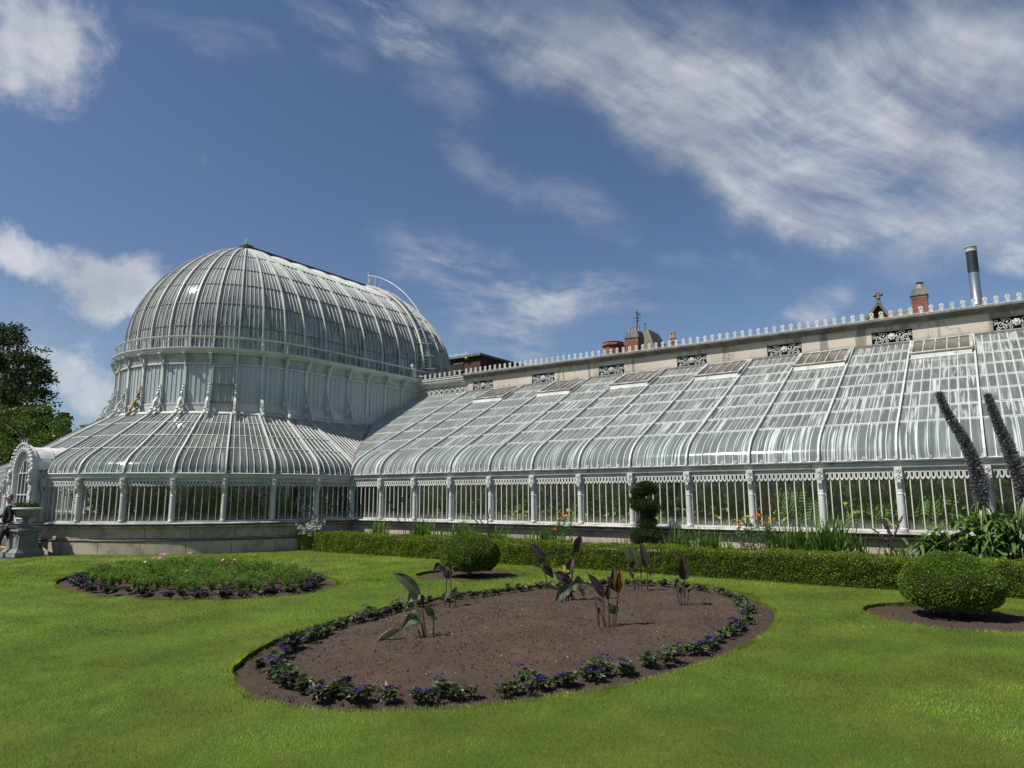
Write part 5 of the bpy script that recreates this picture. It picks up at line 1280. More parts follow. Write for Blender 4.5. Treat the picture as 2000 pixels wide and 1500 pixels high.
canna(834, 1242, [[(832, 1243), (828, 1215), (822, 1167)], [(846, 1240), (847, 1220), (846, 1200)], [(828, 1240), (824, 1218), (812, 1212), (800, 1214)], [(822, 1238), (816, 1228)]],
      [((820, 1163), (766, 1119), .105, 'g', dict(bow=.10, fold=.5)), ((821, 1160), (795, 1179), .10, 'p', dict(bow=.25, fold=.3)), ((823, 1206), (802, 1194), .05, 'g', dict(bow=.3)),
       ((822, 1213), (782, 1232), .10, 'g', dict(bow=.3, fold=.5)), ((780, 1229), (716, 1276), .12, 'p', dict(bow=.08, roll=2.1, d1=-.25)), ((846, 1204), (829, 1186), .07, 'g', dict(bow=.2, turn=.5)), ((847, 1206), (855, 1211), .03, 'p', {}),
       ((822, 1162), (825, 1182), .06, '', dict(turn=1.))], 'two stemmed canna with one long leaf folded down onto the soil at left')
canna(879, 1184, [[(870, 1183), (872, 1132)], [(878, 1183), (881, 1158), (880, 1130)], [(888, 1183), (890, 1158)]],
      [((878, 1130), (862, 1102), .10, 'g', dict(bow=.1, fold=.5)), ((864, 1104), (846, 1120), .07, '', dict(bow=.3)), ((877, 1128), (884, 1105), .07, '', dict(fold=.6)), ((872, 1122), (850, 1113), .06, 'g', dict(bow=.3)),
       ((876, 1130), (868, 1118), .05, '', {}), ((872, 1158), (867, 1175), .07, 'g', dict(bow=.1)), ((889, 1160), (893, 1147), .06, '', dict(turn=.6)), ((889, 1160), (885, 1150), .05, '', {})], 'small canna with arched leaves between the two box edged lawns, second from left')
canna(1070, 1147, [[(1068, 1149), (1065, 1120), (1062, 1090)], [(1078, 1146), (1075, 1132)], [(1083, 1148), (1080, 1132)]],
      [((1065, 1100), (1034, 1060), .135, '', dict(fold=.45, bow=.04)), ((1064, 1098), (1047, 1099), .08, '', dict(bow=.15)), ((1060, 1108), (1081, 1130), .12, '', dict(bow=.15, fold=.5)), ((1062, 1112), (1042, 1110), .03, 'g', dict(bow=.2)), ((1078, 1138), (1086, 1146), .05, 'p', {})],
      'dark purple canna leaning left behind the bare bed, left of the tallest canna')
canna(1112, 1172, [[(1110, 1172), (1114, 1140), (1120, 1110), (1126, 1076)], [(1116, 1172), (1117, 1140), (1119, 1100)], [(1105, 1172), (1108, 1150)], [(1119, 1170), (1121, 1155)]],
      [((1125, 1077), (1135, 1046), .17, '', dict(fold=.5, roll=1.7)), ((1110, 1122), (1119, 1090), .10, '', dict(fold=.6)), ((1099, 1120), (1102, 1104), .13, 'y', dict(fold=.2, bow=.0)), ((1113, 1140), (1081, 1117), .13, '', dict(bow=.06, fold=.4)),
       ((1103, 1118), (1119, 1120), .04, 'p', dict(bow=.3)), ((1116, 1146), (1143, 1150), .16, 'g', dict(bow=.35, fold=.35)), ((1136, 1140), (1141, 1166), .10, 'g', dict(fold=.5)), ((1112, 1148), (1084, 1178), .13, 'g', dict(bow=.12, fold=.4)),
       ((1108, 1142), (1100, 1128), .10, '', dict(turn=.6)), ((1113, 1165), (1122, 1152), .07, '', dict(fold=.6)), ((1108, 1168), (1101, 1150), .06, '', dict(fold=.6))], 'tallest canna with a dark top leaf and one yellow lit leaf')
canna(1190, 1222, [[(1180, 1221), (1179, 1190), (1178, 1162)], [(1190, 1222), (1189, 1190), (1188, 1168)], [(1201, 1221), (1205, 1190), (1207, 1156)], [(1170, 1212), (1168, 1198), (1162, 1170)], [(1196, 1222), (1200, 1200)], [(1184, 1222), (1176, 1205), (1172, 1190)]],
      [((1180, 1166), (1147, 1119), .085, '', dict(bow=.07, fold=.5)), ((1207, 1158), (1212, 1111), .155, 'o', dict(roll=1.9, bow=.0)), ((1202, 1155), (1199, 1110), .11, '', dict(roll=1.4, d1=.06)), ((1197, 1150), (1186, 1124), .06, '', dict(fold=.6)),
       ((1187, 1171), (1190, 1140), .085, '', dict(roll=1.6)), ((1192, 1186), (1205, 1202), .10, 'g', dict(bow=.2)), ((1177, 1177), (1159, 1166), .03, '', dict(bow=.1)), ((1170, 1186), (1166, 1210), .03, '', dict(turn=.5)), ((1196, 1190), (1184, 1180), .05, 'g', dict(bow=.2))],
      'nearest many stemmed canna with a rolled orange brown leaf')
canna(1252, 1150, [[(1239, 1148), (1232, 1114)], [(1253, 1150), (1251, 1106)], [(1264, 1150), (1264, 1112)], [(1241, 1149), (1238, 1125)], [(1247, 1149), (1245, 1126)]],
      [((1236, 1104), (1215, 1068), .08, 'g', dict(bow=.05, fold=.6)), ((1247, 1104), (1231, 1064), .15, 'g', dict(fold=.3, bow=.0)), ((1263, 1110), (1251, 1060), .10, '', dict(fold=.5)), ((1234, 1112), (1243, 1096), .10, '', dict(fold=.4)),
       ((1240, 1116), (1226, 1108), .05, 'g', dict(bow=.2)), ((1262, 1108), (1268, 1098), .05, 'o', {}), ((1268, 1124), (1278, 1117), .05, '', {}), ((1238, 1128), (1228, 1118), .05, '', {})], 'three stemmed canna with upright grey green leaves at the back of the bed')
canna(1333, 1179, [[(1337, 1179), (1337, 1150), (1336, 1126)], [(1328, 1176), (1323, 1162), (1320, 1148)], [(1331, 1177), (1329, 1160)], [(1341, 1177), (1346, 1160)]],
      [((1337, 1132), (1333, 1086), .185, '', dict(roll=1.5, bow=.0)), ((1330, 1090), (1314, 1082), .05, '', dict(bow=.1)), ((1320, 1150), (1312, 1136), .08, 'g', {}), ((1321, 1150), (1326, 1134), .07, '', dict(fold=.6)), ((1330, 1160), (1331, 1146), .06, 'g', {}), ((1345, 1160), (1349, 1152), .04, '', {})],
      'single dark paddle leaved canna at the right of the bed')

# ------------------------------------------------------------------ heliotropes edging the beds
def helio_proto(seed, mat, hgt, flowers, name='heliotrope'):
    rs = np.random.default_rng(seed); r = random.Random(seed); P_ = []; D_ = []; F = []
    st = MB()
    for s in range(8):
        a = r.uniform(0, 6.28); rad = r.uniform(.02, .10); H = hgt*r.uniform(.55, 1.1); top = V3(math.cos(a)*rad, math.sin(a)*rad, H); st.tube([V3(0, 0, -.02), top*.6, top], .0035, 4)
        for k in range(8):
            t = .2+.8*k/8; q = top*t; b_ = r.uniform(0, 6.28); P_.append(tuple(q)); D_.append((math.cos(b_), math.sin(b_), r.uniform(-.25, .35)))
        if s < flowers: F.append(top)
    lv = leaves(np.array(P_), np.array(D_), .085, .045, .25, .25, rs)
    base = MB(); k = 0
    me = quads_mesh('foliage', lv, mat); C.objects.unlink(me); me = me.data; sm = st.mesh('stems')
    fl = []
    for c in F:
        n = 34; d = unit(rs.normal(0, 1, (n, 3))+(0, 0, .7)); fl.append(leaves(np.array([tuple(c)]*n)+d*(.040, .040, .02), d, .018, .016, .5, 0, rs))
    fm = None
    if fl: fo = quads_mesh('flower_head', np.concatenate(fl), 'purple'); C.objects.unlink(fo); fm = fo.data
    return me, sm, fm
def put_helio(pr, x, y, z, s, lab, grp):
    me, sm, fm = pr; o = bpy.data.objects.new('heliotrope', me); C.objects.link(o); o.location = (x, y, z); o.rotation_euler.z = rnd.uniform(0, 6.28); o.scale = (s*1.1, s*1.1, s*rnd.uniform(.7, 1.)); tag(o, lab, 'flower plant', grp)
    obj('stems', sm, 'stem_green', o) if not sm.materials else link(bpy.data.objects.new('stems', sm), o)
    if fm: link(bpy.data.objects.new('flower_head', fm), o)
HP = [helio_proto(31+i, 'helio', (.15, .19, .13, .17, .12, .20)[i], (0, 2, 1, 0, 3, 1)[i]) for i in range(6)]
HD = [helio_proto(61+i, 'heliodark', (.14, .17, .12)[i], (0, 1, 2)[i]) for i in range(3)]
n = 190
for i in range(n):
    t = 2*PI*i/n + rnd.uniform(-.015, .015); x = -4.73+math.cos(t)*2.46*.868; y = 7.68+math.sin(t)*4.22*.915
    if rnd.random() < .02: continue
    back = math.sin(t) > .2
    k = rnd.choice((0, 1, 2, 3, 4, 5, 0, 3)) if not back else rnd.choice((0, 3, 0, 3, 2, 0))
    if rnd.random() < .25: k = rnd.choice((1, 4))
    put_helio(HP[k], x+rnd.gauss(0, .04), y+rnd.gauss(0, .04), .0, rnd.uniform(.5, .82)*(.9 if back else 1), ('%s heliotrope in the %s of the ring round the big bare bed' % ('leafy dark' if k in (0, 3) else 'purple flowered', ('far right' if math.cos(t) > 0 else 'far left') if back else ('near right' if math.cos(t) > 0 else 'near left'))), 'heliotropes edging the bare bed')
for i in range(100):
    t = 2*PI*i/100+rnd.uniform(-.03, .03); x = -12.35+math.cos(t)*3.17*.88; y = 7.35+math.sin(t)*2.0*.83
    put_helio(rnd.choice(HD), x+rnd.gauss(0, .05), y+rnd.gauss(0, .05), .0, rnd.uniform(.6, .85), 'near black heliotrope in the %s edge of the cosmos bed' % ('near' if math.sin(t) < 0 else 'far'), 'heliotropes edging the cosmos bed')
# cosmos
def cosmos_proto(seed, nf):
    rs = np.random.default_rng(seed); r = random.Random(seed); P_ = []; D_ = []; st = MB(); fl = []; wfl = []
    for s in range(11):
        a = r.uniform(0, 6.28); rad = r.uniform(.04, .20); H = r.uniform(.2, .30); top = V3(math.cos(a)*rad, math.sin(a)*rad, H); 
        if s < nf: top.z += .13+r.uniform(0, .08)
        st.tube([V3(0, 0, 0), V3(top.x*.4, top.y*.4, top.z*.5), top], .004, 4)
        for k in range(34):
            t = r.uniform(.15, 1.)*(1 if s >= nf else .75); q = V3(top.x*t**1.2, top.y*t**1.2, top.z*t); b_ = r.uniform(0, 6.28); P_.append(tuple(q)); D_.append((math.cos(b_), math.sin(b_), r.uniform(.0, .9)))
        if s < nf:
            tl = V3(r.uniform(-.3, .3), -.5, .8).normalized(); e1 = tl.cross(V3(1, 0, 0)).normalized(); e2 = tl.cross(e1)
            for i in range(8):
                b_ = i*PI/4; d = e1*math.cos(b_)+e2*math.sin(b_); sv = tl.cross(d)*.014; p = top; fl += [p-sv*.3, p+sv*.3, p+d*.030+sv*.8, p+d*.030-sv*.8]
    f = quads_mesh('foliage', leaves(np.array(P_), np.array(D_), .062, .011, .6, .1, rs), 'cosmos'); C.objects.unlink(f); fm = None
    if fl:
        o = quads_mesh('flower', np.array([tuple(q) for q in fl]), 'pink'); C.objects.unlink(o); fm = o.data
    return f.data, st.mesh('stems'), fm
CP = [cosmos_proto(5+i, (0, 0, 1, 2)[i]) for i in range(4)]
ow = quads_mesh('flower', np.array([0.]*12).reshape(4, 3), 'white_petal'); C.objects.unlink(ow); wm = CP[2][2].copy(); wm.materials.clear(); wm.materials.append(M_['white_petal'])
cnt = 0
for i in range(420):
    a = rnd.uniform(0, 6.28); q = math.sqrt(rnd.random()); x = -12.35+math.cos(a)*q*2.66; y = 7.35+math.sin(a)*q*1.5
    if any((x-X)**2+(y-Y)**2 < .031 for X, Y in globals().setdefault('CPOS', [])): continue
    CPOS.append((x, y)); k = rnd.choice((0, 1, 0, 1, 0, 1, 0, 1, 2)); left = (x < -12)
    if left and rnd.random() < .09: k = rnd.choice((2, 3))
    f, sm, fm = CP[k]; o = bpy.data.objects.new('cosmos_plant', f); C.objects.link(o); o.location = (x, y, .02); o.rotation_euler.z = rnd.uniform(-.5, .5) if fm else rnd.uniform(0, 6.28); s = rnd.uniform(.8, 1.1)*(1-.2*q**3); o.scale = (s, s, s)
    if not sm.materials: sm.materials.append(M_['stem_green'])
    link(bpy.data.objects.new('stems', sm), o)
    if fm:
        wh = rnd.random() < .22 and k == 2; link(bpy.data.objects.new('flower', wm if wh else fm), o)
        tag(o, 'feathery cosmos plant carrying a %s flower in the %s %s of the left bed' % ('white' if wh else 'pink', 'near' if y < 7.35 else 'far', 'right' if x > -12.35 else 'left'), 'flower plant', 'cosmos with %s flowers in the left bed' % ('white' if wh else 'pink'))
    else: tag(o, 'feathery green cosmos plant without open flowers in the %s %s of the left bed' % ('near' if y < 7.35 else 'far', 'right' if x > -12.35 else 'left'), 'flower plant', 'cosmos without flowers in the left bed')
# dandelion and fallen leaf by the bed edge
d = gp(1106, 1361, .03); mb = MB()
for i in range(12): a = i*PI/6; mb.polys([d, d+V3(math.cos(a)*.014-.003, math.sin(a)*.014, .006), d+V3(math.cos(a+.4)*.014, math.sin(a+.4)*.014, .006)], [(0, 1, 2)])
tag(obj('dandelion', mb, 'yellow'), 'tiny yellow dandelion at the near edge of the big bed', 'flower')

# ------------------------------------------------------------------ urn on its pedestal
ub = gp(43, 1081)*.955; ur = empty('garden_urn', (ub.x, ub.y, 0), RAD(8)); tag(ur, 'grey stone urn with a white rim standing on a panelled pedestal by the porch', 'urn')
mb = MB()
def sq(mb, h0, h1, z0, z1): mb.polys([(x*h, y*h, z) for h, z in ((h0, z0), (h1, z1)) for x, y in ((-1, -1), (1, -1), (1, 1), (-1, 1))], [(0, 1, 5, 4), (1, 2, 6, 5), (2, 3, 7, 6), (3, 0, 4, 7), (4, 5, 6, 7), (3, 2, 1, 0)])
sq(mb, .36, .36, 0, .12); sq(mb, .33, .28, .12, .20); sq(mb, .26, .235, .201, .62); sq(mb, .26, .31, .621, .655); sq(mb, .31, .31, .656, .70); sq(mb, .20, .20, .701, .74)
for a in range(4):
    R = Matrix.Rotation(a*PI/2, 3, 'Z')
    for x0_, x1_, z0, z1 in ((-.19, -.17, .25, .57), (.17, .19, .25, .57), (-.17, .17, .25, .27), (-.17, .17, .55, .57)):
        mb.polys([R@V3(x, y, z) for z in (z0, z1) for y in (-.262, -.235) for x in (x0_, x1_)], [(0, 1, 5, 4), (2, 3, 7, 6), (0, 4, 6, 2), (1, 3, 7, 5), (4, 5, 7, 6), (0, 2, 3, 1), ])
obj('pedestal', mb, 'urn', ur)
mb = MB(); mb.lathe([(.001, .74), (.19, .745), (.17, .77), (.09, .82), (.065, .88), (.06, .93), (.085, .95), (.085, .965), (.07, .975), (.10, .985), (.22, 1.03), (.275, 1.08), (.29, 1.14), (.30, 1.20), (.31, 1.21), (.001, 1.20)], (0, 0, 0), 36); obj('bowl', mb, 'urn', ur, True)
mb = MB(); mb.lathe([(.30, 1.20), (.345, 1.205), (.365, 1.225), (.365, 1.245), (.34, 1.26), (.31, 1.255), (.29, 1.2)], (0, 0, 0), 36); obj('rim', mb, 'paint', ur, True)
fl_ = empty('urn_flowers', (ub.x, ub.y, 1.22)); tag(fl_, 'low pink and green geraniums growing in the grey urn', 'flowers')
n = 420; a = nrnd.uniform(0, 6.28, n); q = np.sqrt(nrnd.random(n))*.27; P = np.stack([np.cos(a)*q, np.sin(a)*q, nrnd.uniform(0, .13, n)], 1); quads_mesh('foliage', leaves(P, nrnd.normal(0, 1, (n, 3))+(0, 0, .8), .07, .05, .4), 'geranium', fl_)
P = []
for i in range(6):
    a = rnd.uniform(0, 6.28); c = (math.cos(a)*.16, math.sin(a)*.16, rnd.uniform(.13, .22)); P += [c]*12
quads_mesh('blossom', leaves(np.array(P), nrnd.normal(0, 1, (len(P), 3))+(0, 0, .3), .035, .03, .4), 'pink', fl_)

# ------------------------------------------------------------------ person walking out of the picture at the left
def skin_body(name, joints, edges, mat, parent, sub=2):
    me = bpy.data.meshes.new(name); me.from_pydata([j[0] for j in joints], edges, []); o = bpy.data.objects.new(name, me); C.objects.link(o); o.parent = parent
    md = o.modifiers.new('skin', 'SKIN'); lay = me.skin_vertices[0].data if me.skin_vertices else None
    if lay is None:
        b = bmesh.new(); b.from_mesh(me); b.verts.layers.skin.verify(); b.to_mesh(me); b.free(); lay = me.skin_vertices[0].data
    for i, j in enumerate(joints): lay[i].radius = (j[1], j[2] if len(j) > 2 else j[1])
    lay[0].use_root = True
    s = o.modifiers.new('sub', 'SUBSURF'); s.levels = sub; s.render_levels = sub; me.materials.append(M_[mat]); md.use_smooth_shade = True; return o
pb = at(7, 1077, 7.35); pe = empty('person', (pb.x, pb.y, 0), RAD(72)); pe.scale = (.9, .9, .9); tag(pe, 'walking man in dark quilted jacket, dark trousers and sunglasses, cut off by the left edge', 'person')
# local: facing -x (to the left of the picture)
skin_body('jacket', [((0, 0, .93), .15, .11), ((0, 0, 1.15), .155, .115), ((.01, 0, 1.36), .175, .115), ((.02, 0, 1.49), .10, .08),
    ((.02, -.19, 1.42), .07), ((.09, -.24, 1.18), .058), ((.03, -.27, .98), .048), ((.02, .19, 1.42), .07), ((-.08, .25, 1.20), .058), ((-.22, .22, 1.10), .045)], [(0, 1), (1, 2), (2, 3), (2, 4), (4, 5), (5, 6), (2, 7), (7, 8), (8, 9)], 'cloth_dark', pe)
skin_body('trousers', [((0, 0, .92), .13, .11), ((-.06, -.09, .74), .09), ((-.13, -.10, .48), .068), ((-.16, -.10, .12), .052), ((.03, .09, .74), .09), ((.12, .10, .48), .066), ((.30, .10, .16), .050)], [(0, 1), (1, 2), (2, 3), (0, 4), (4, 5), (5, 6)], 'cloth_jeans', pe)
skin_body('body', [((.02, 0, 1.50), .055), ((.0, 0, 1.58), .055), ((-.015, 0, 1.66), .085, .075), ((-.005, 0, 1.73), .082, .075), ((.0, 0, 1.79), .05)], [(0, 1), (1, 2), (2, 3), (3, 4)], 'skin', pe)
mb = MB()
mb.ball((-.098, 0, 1.665), .018, 6, 1.4); mb.ball((.0, -.078, 1.67), .02, 6, 1.5); mb.ball((.0, .078, 1.67), .02, 6, 1.5); obj('face_features', mb, 'skin', pe, True)
mb = MB(); mb.tube([V3(-.082, -.06, 1.69), V3(-.098, -.03, 1.69), V3(-.1, .03, 1.69), V3(-.082, .06, 1.69)], .015, 6); mb.tube([V3(-.08, -.062, 1.69), V3(.0, -.085, 1.69)], .004, 4); obj('sunglasses', mb, 'black', pe)
mb = MB(); mb.lathe([(.001, 1.803), (.05, 1.793), (.08, 1.765), (.089, 1.72), (.088, 1.67), (.078, 1.61)], (.006, 0, .004), 16, RAD(-95), RAD(95)); obj('hair', mb, 'hair', pe, True)
for (hx, hy, hz, dx, dz) in ((.02, -.275, .95, -.3, -1), (-.25, .215, 1.10, -1, .1)):
    J = [((hx, hy, hz), .028, .018), ((hx+dx*.05, hy, hz+dz*.05), .030, .016), ((hx+dx*.09, hy, hz+dz*.09), .030, .014)]; E_ = [(0, 1), (1, 2)]
    skin_body('hand', J, E_, 'skin', pe, 1); mb = MB()
    for k, l in enumerate((.055, .065, .068, .058)):
        off = (k-1.5)*.016; s0 = V3(hx+dx*.1+(0 if abs(dx) > .5 else off), hy+(off if abs(dx) > .5 else 0), hz+dz*.1); mb.tube([s0, s0+V3(dx*l*.5-.004, 0, dz*l*.5), s0+V3(dx*l-.014, .0, dz*l*.95)], .0085, 6, r1=.006)
    mb.tube([V3(hx+dx*.02-.025, hy, hz+dz*.02), V3(hx+dx*.06-.045, hy, hz+dz*.06)], .010, 6, r1=.007); obj('fingers', mb, 'skin', pe, True)
for (x, y, z) in ((-.16, -.10, .05), (.34, .10, .10)):
    skin_body('shoe', [((x+.03, y, z+.01), .042), ((x-.05, y, z-.005 if z < .08 else z-.03), .040, .03), ((x-.15, y, z-.015 if z < .08 else z-.07), .032, .022)], [(0, 1), (1, 2)], 'black', pe, 1)
mb = MB(); mb.lathe([(.062, 0), (.064, .04)], (.30, .10, .17), 12); obj('red_sock', mb, 'red', pe)

# ------------------------------------------------------------------ buildings behind
def bld(name, lab, cat='building', loc=(0, 0, 0)): r = empty(name, loc); return tag(r, lab, cat)
def bpart(nm, mb, mat, r): o = obj(nm, mb, mat, r); o.location = -r.location; return o
r = bld('brick_building', 'dark brick flat roofed block directly right of the dome', loc=(-24, 32, 0))
mb = MB(); x0_, x1_ = at(800, 700, 30).x, at(938, 692, 30).x; zt = at(938, 695, 30).z; mb.box(-31, x1_, 30, 36, 0, zt); bpart('wall', mb, 'darkbrick', r)
mb = MB(); mb.box(-31.2, x1_+.14, 29.8, 36.2, zt+.002, zt+.13); bpart('roof', mb, 'coping', r)
for (ua, ub_, va, vb_) in ((887, 905, 713, 722), (868, 874, 712, 722)):
    a, b_ = at(ua, va, 30), at(ub_, vb_, 30); mb = MB(); mb.box(a.x, b_.x, 29.96, 30.02, b_.z, a.z); w_ = bpart('window', mb, 'dark', r)
    mb = MB(); mb.box(a.x-.06, b_.x+.06, 29.93, 29.99, b_.z-.08, b_.z); mb.box(a.x-.04, b_.x+.04, 29.94, 29.99, a.z, a.z+.06); o = obj('sill', mb, 'coping', w_)
mb = MB(); q = at(914, 700, 30); mb.box(q.x-.05, q.x+.05, 29.85, 29.99, q.z-.08, q.z+.08); mb.ball((q.x, 29.82, q.z), .07, 5); bpart('wall_lamp', mb, 'paint', r)
def chimney(r, ua, ub_, vt, vb_, Y, pots=0, mat='redbrick', cap='coping', shaft='redbrick', flare=.12, name='chimney'):
    a, b_ = at(ua, vb_, Y), at(ub_, vb_, Y); zt = at((ua+ub_)/2, vt, Y).z; zb = a.z-3; w_ = (b_.x-a.x); xc_ = (a.x+b_.x)/2; d = w_*.8; cy_ = Y+d/2
    def S(h, z0, z1, h1=None, m='x'):
        h1 = h if h1 is None else h1; v = [(xc_+x*hh, cy_+y*hh*.85, z) for hh, z in ((h, z0), (h1, z1)) for x, y in ((-1, -1), (1, -1), (1, 1), (-1, 1))]
        return v, [(0, 1, 5, 4), (1, 2, 6, 5), (2, 3, 7, 6), (3, 0, 4, 7), (4, 5, 6, 7), (3, 2, 1, 0)]
    H = zt-a.z; mb = MB(); mb.polys(*S(w_/2, zb, a.z+H*.45)); o = bpart(name, mb, mat, r)
    mb = MB(); mb.polys(*S(w_/2*1.02, a.z+H*.45+.002, a.z+H*.60)); mb.polys(*S(w_/2*(1+flare), a.z+H*.602, a.z+H*.66)); mb.polys(*S(w_/2*(1+flare), a.z+H*.662, zt, w_/2*.72)); c = obj('chimney_cap', mb, cap, o)
    for i in range(pots):
        mb = MB(); px_ = xc_ + (i-(pots-1)/2)*w_*.36; mb.lathe([(.09, 0), (.075, .05), (.065, .25), (.085, .27), (.085, .31), (.04, .31)], (px_, cy_-.1, zt), 12); obj('chimney_pot', mb, 'pot', o)
    return o
r = bld('brick_house', 'red brick house with broad chimneys and a steep slate turret behind the wing', loc=(-15, 34, 0))
Y = 32
mb = MB(); a, b_ = at(1176, 700, Y), at(1204, 700, Y); zt = at(1190, 668, Y).z; mb.lathe([(.001, zt+.0), (.55, zt), (.62, zt-.08), (.62, zt-.16), (.54, zt-.17), (.54, 3)], ((a.x+b_.x)/2, Y+.5, 0), 8); bpart('octagonal_chimney', mb, 'redbrick', r)
mb = MB(); mb.lathe([(.001, zt+.09), (.52, zt+.07), (.60, zt+.03), (.58, zt+.001)], ((a.x+b_.x)/2, Y+.5, 0), 8); bpart('chimney_cap', mb, 'coping', r)
mb = MB(); a, b_ = at(1205, 690, Y+1), at(1222, 690, Y+1); mb.box(a.x, b_.x, Y+1, Y+2, 3, at(1210, 668, Y+1).z); bpart('chimney', mb, 'redbrick', r)
chimney(r, 1222, 1247, 646, 684, Y-.5, 0); 
chimney(r, 1238, 1253, 647, 686, Y+.8, 0)
P0, P1 = at(1221, 646, Y-.5), at(1247, 646, Y-.5)
for i in range(4): mb = MB(); mb.lathe([(.07, -.05), (.055, .0), (.05, .17), (.06, .18), (.06, .2), (.03, .2)], (P0.x+.12+i*.17, Y-.2, P0.z), 10); bpart('chimney_pot', mb, 'pot', r)
mb = MB(); A, B_ = at(1245, 640, Y+2.5), at(1256, 638, Y+2.5); L_, R2 = at(1222, 700, Y+2.5), at(1292, 690, Y+2.5); zr_ = A.z; zb_ = L_.z-1
mb.polys([(L_.x, Y+2, zb_), (R2.x+.2, Y+2, zb_), (R2.x+.2, Y+6, zb_), (L_.x, Y+6, zb_), (A.x, Y+3.2, zr_), (B_.x, Y+3.2, zr_), (B_.x, Y+4.6, zr_), (A.x, Y+4.6, zr_)], [(0, 1, 5, 4), (1, 2, 6, 5), (2, 3, 7, 6), (3, 0, 4, 7), (4, 5, 6, 7)]); bpart('turret_roof', mb, 'slate', r)
mb = MB(); mb.box(-23, -8, Y+1.5, Y+9, 0, zb_+.01); bpart('wall', mb, 'redbrick', r)
mb = MB(); v = at(1245, 638, Y+3.2); vt = at(1245, 606, Y+3.2).z; mb.tube([(v.x, Y+3.2, v.z-.2), (v.x, Y+3.2, vt)], .028, 6)
h = vt-v.z
for f, wd in ((.55, .19), (.35, .08), (.85, .06)):
    z_ = v.z+h*f; mb.tube([(v.x-wd, Y+3.2, z_), (v.x+wd, Y+3.2, z_)], .018, 5); mb.tube([(v.x, Y+3.2-wd, z_), (v.x, Y+3.2+wd, z_)], .018, 5)
    for s_ in (-1, 1): mb.ball((v.x+s_*wd, Y+3.2, z_), .035, 5)
mb.polys([(v.x-.05, Y+3.2, v.z+h*.70), (v.x+.2, Y+3.2, v.z+h*.66), (v.x+.2, Y+3.2, v.z+h*.80)], [(0, 1, 2)]); bpart('weathervane', mb, 'iron', r)
q = at(1260, 637, Y+4); mb = MB(); mb.tube([(q.x, Y+4, q.z-.3), (q.x, Y+4, q.z+.12)], .02, 5); mb.ball((q.x, Y+4, q.z+.14), .05, 5); bpart('roof_finial', mb, 'iron', r)
r = bld('chimney_stack', 'small dark stone chimney with pots right of the slate turret', 'chimney', (-13, 36, 0)); chimney(r, 1306, 1321, 660, 682, 34, 2, 'redbrick', 'coping', flare=.1)
r = bld('gabled_house', 'red brick gable with carved stone finial and a chimney behind the cresting', loc=(-2.5, 29, 0)); Y = 28
a, b_ = at(1700, 640, Y), at(1752, 640, Y); pk = at(1717, 596, Y); xs0, xs1 = at(1702, 622, Y).x-.3, at(1733, 622, Y).x+.1; zw = at(1717, 622, Y).z-.35
mb = MB(); mb.polys([(xs0-.1, Y, zw-5), (xs1+.1, Y, zw-5), (xs1+.1, Y, zw), (pk.x, Y, pk.z), (xs0-.1, Y, zw)], [(0, 1, 2, 3, 4)]); mb.box(xs0-.1, xs1+4, Y+.01, Y+6, 0, zw-.02); bpart('wall', mb, 'redbrick', r)
mb = MB(); mb.polys([(pk.x, Y-.1, pk.z+.04), (pk.x, Y+7, pk.z+.04), (xs1+.3, Y+7, zw-.1), (xs1+.3, Y-.1, zw-.1), (xs0-.3, Y-.1, zw-.1), (xs0-.3, Y+7, zw-.1)], [(0, 1, 2, 3), (0, 4, 5, 1)]); 
z1_ = at(1770, 607, Y+3).z; z0_ = zw-.5; X1 = at(1790, 607, Y+3).x+.6
mb.polys([(pk.x, Y+3, z1_), (X1, Y+3, z1_), (X1, Y+1., z0_), (pk.x, Y+1., z0_), (pk.x, Y+5, z0_), (X1, Y+5, z0_)], [(0, 1, 2, 3), (0, 4, 5, 1), (1, 5, 2)]); bpart('roof', mb, 'slate', r)
mb = MB(); 
for xe in (xs0-.2, xs1+.2): mb.bar([V3(pk.x, Y-.12, pk.z+.05), V3(xe, Y-.12, zw-.05)], V3(0, 1, 0), .09, .16)
bpart('verge_stones', mb, 'coping', r)
mb = MB(); H = at(1715, 572, Y).z-pk.z; mb.lathe([(.11, 0), (.07, H*.2), (.06, H*.4), (.09, H*.5), (.05, H*.6), (.05, H*.75), (.001, H)], (pk.x, Y-.1, pk.z), 8)
for s_ in (-1, 1): mb.ball((pk.x+s_*.10, Y-.1, pk.z+H*.78), .075, 5); mb.ball((pk.x+s_*.06, Y-.1, pk.z+H*.9), .06, 5)
bpart('stone_finial', mb, 'coping', r)
c = chimney(r, 1781, 1813, 562, 601, Y+1, 0, 'redbrick', 'coping', flare=.14); q = at(1797, 562, Y+1.5); mb = MB(); mb.lathe([(.13, -.05), (.11, .02), (.085, .16), (.12, .17), (.14, .20), (.05, .21)], (q.x, Y+1.5, q.z), 12); obj('chimney_pot', mb, 'pot', c)
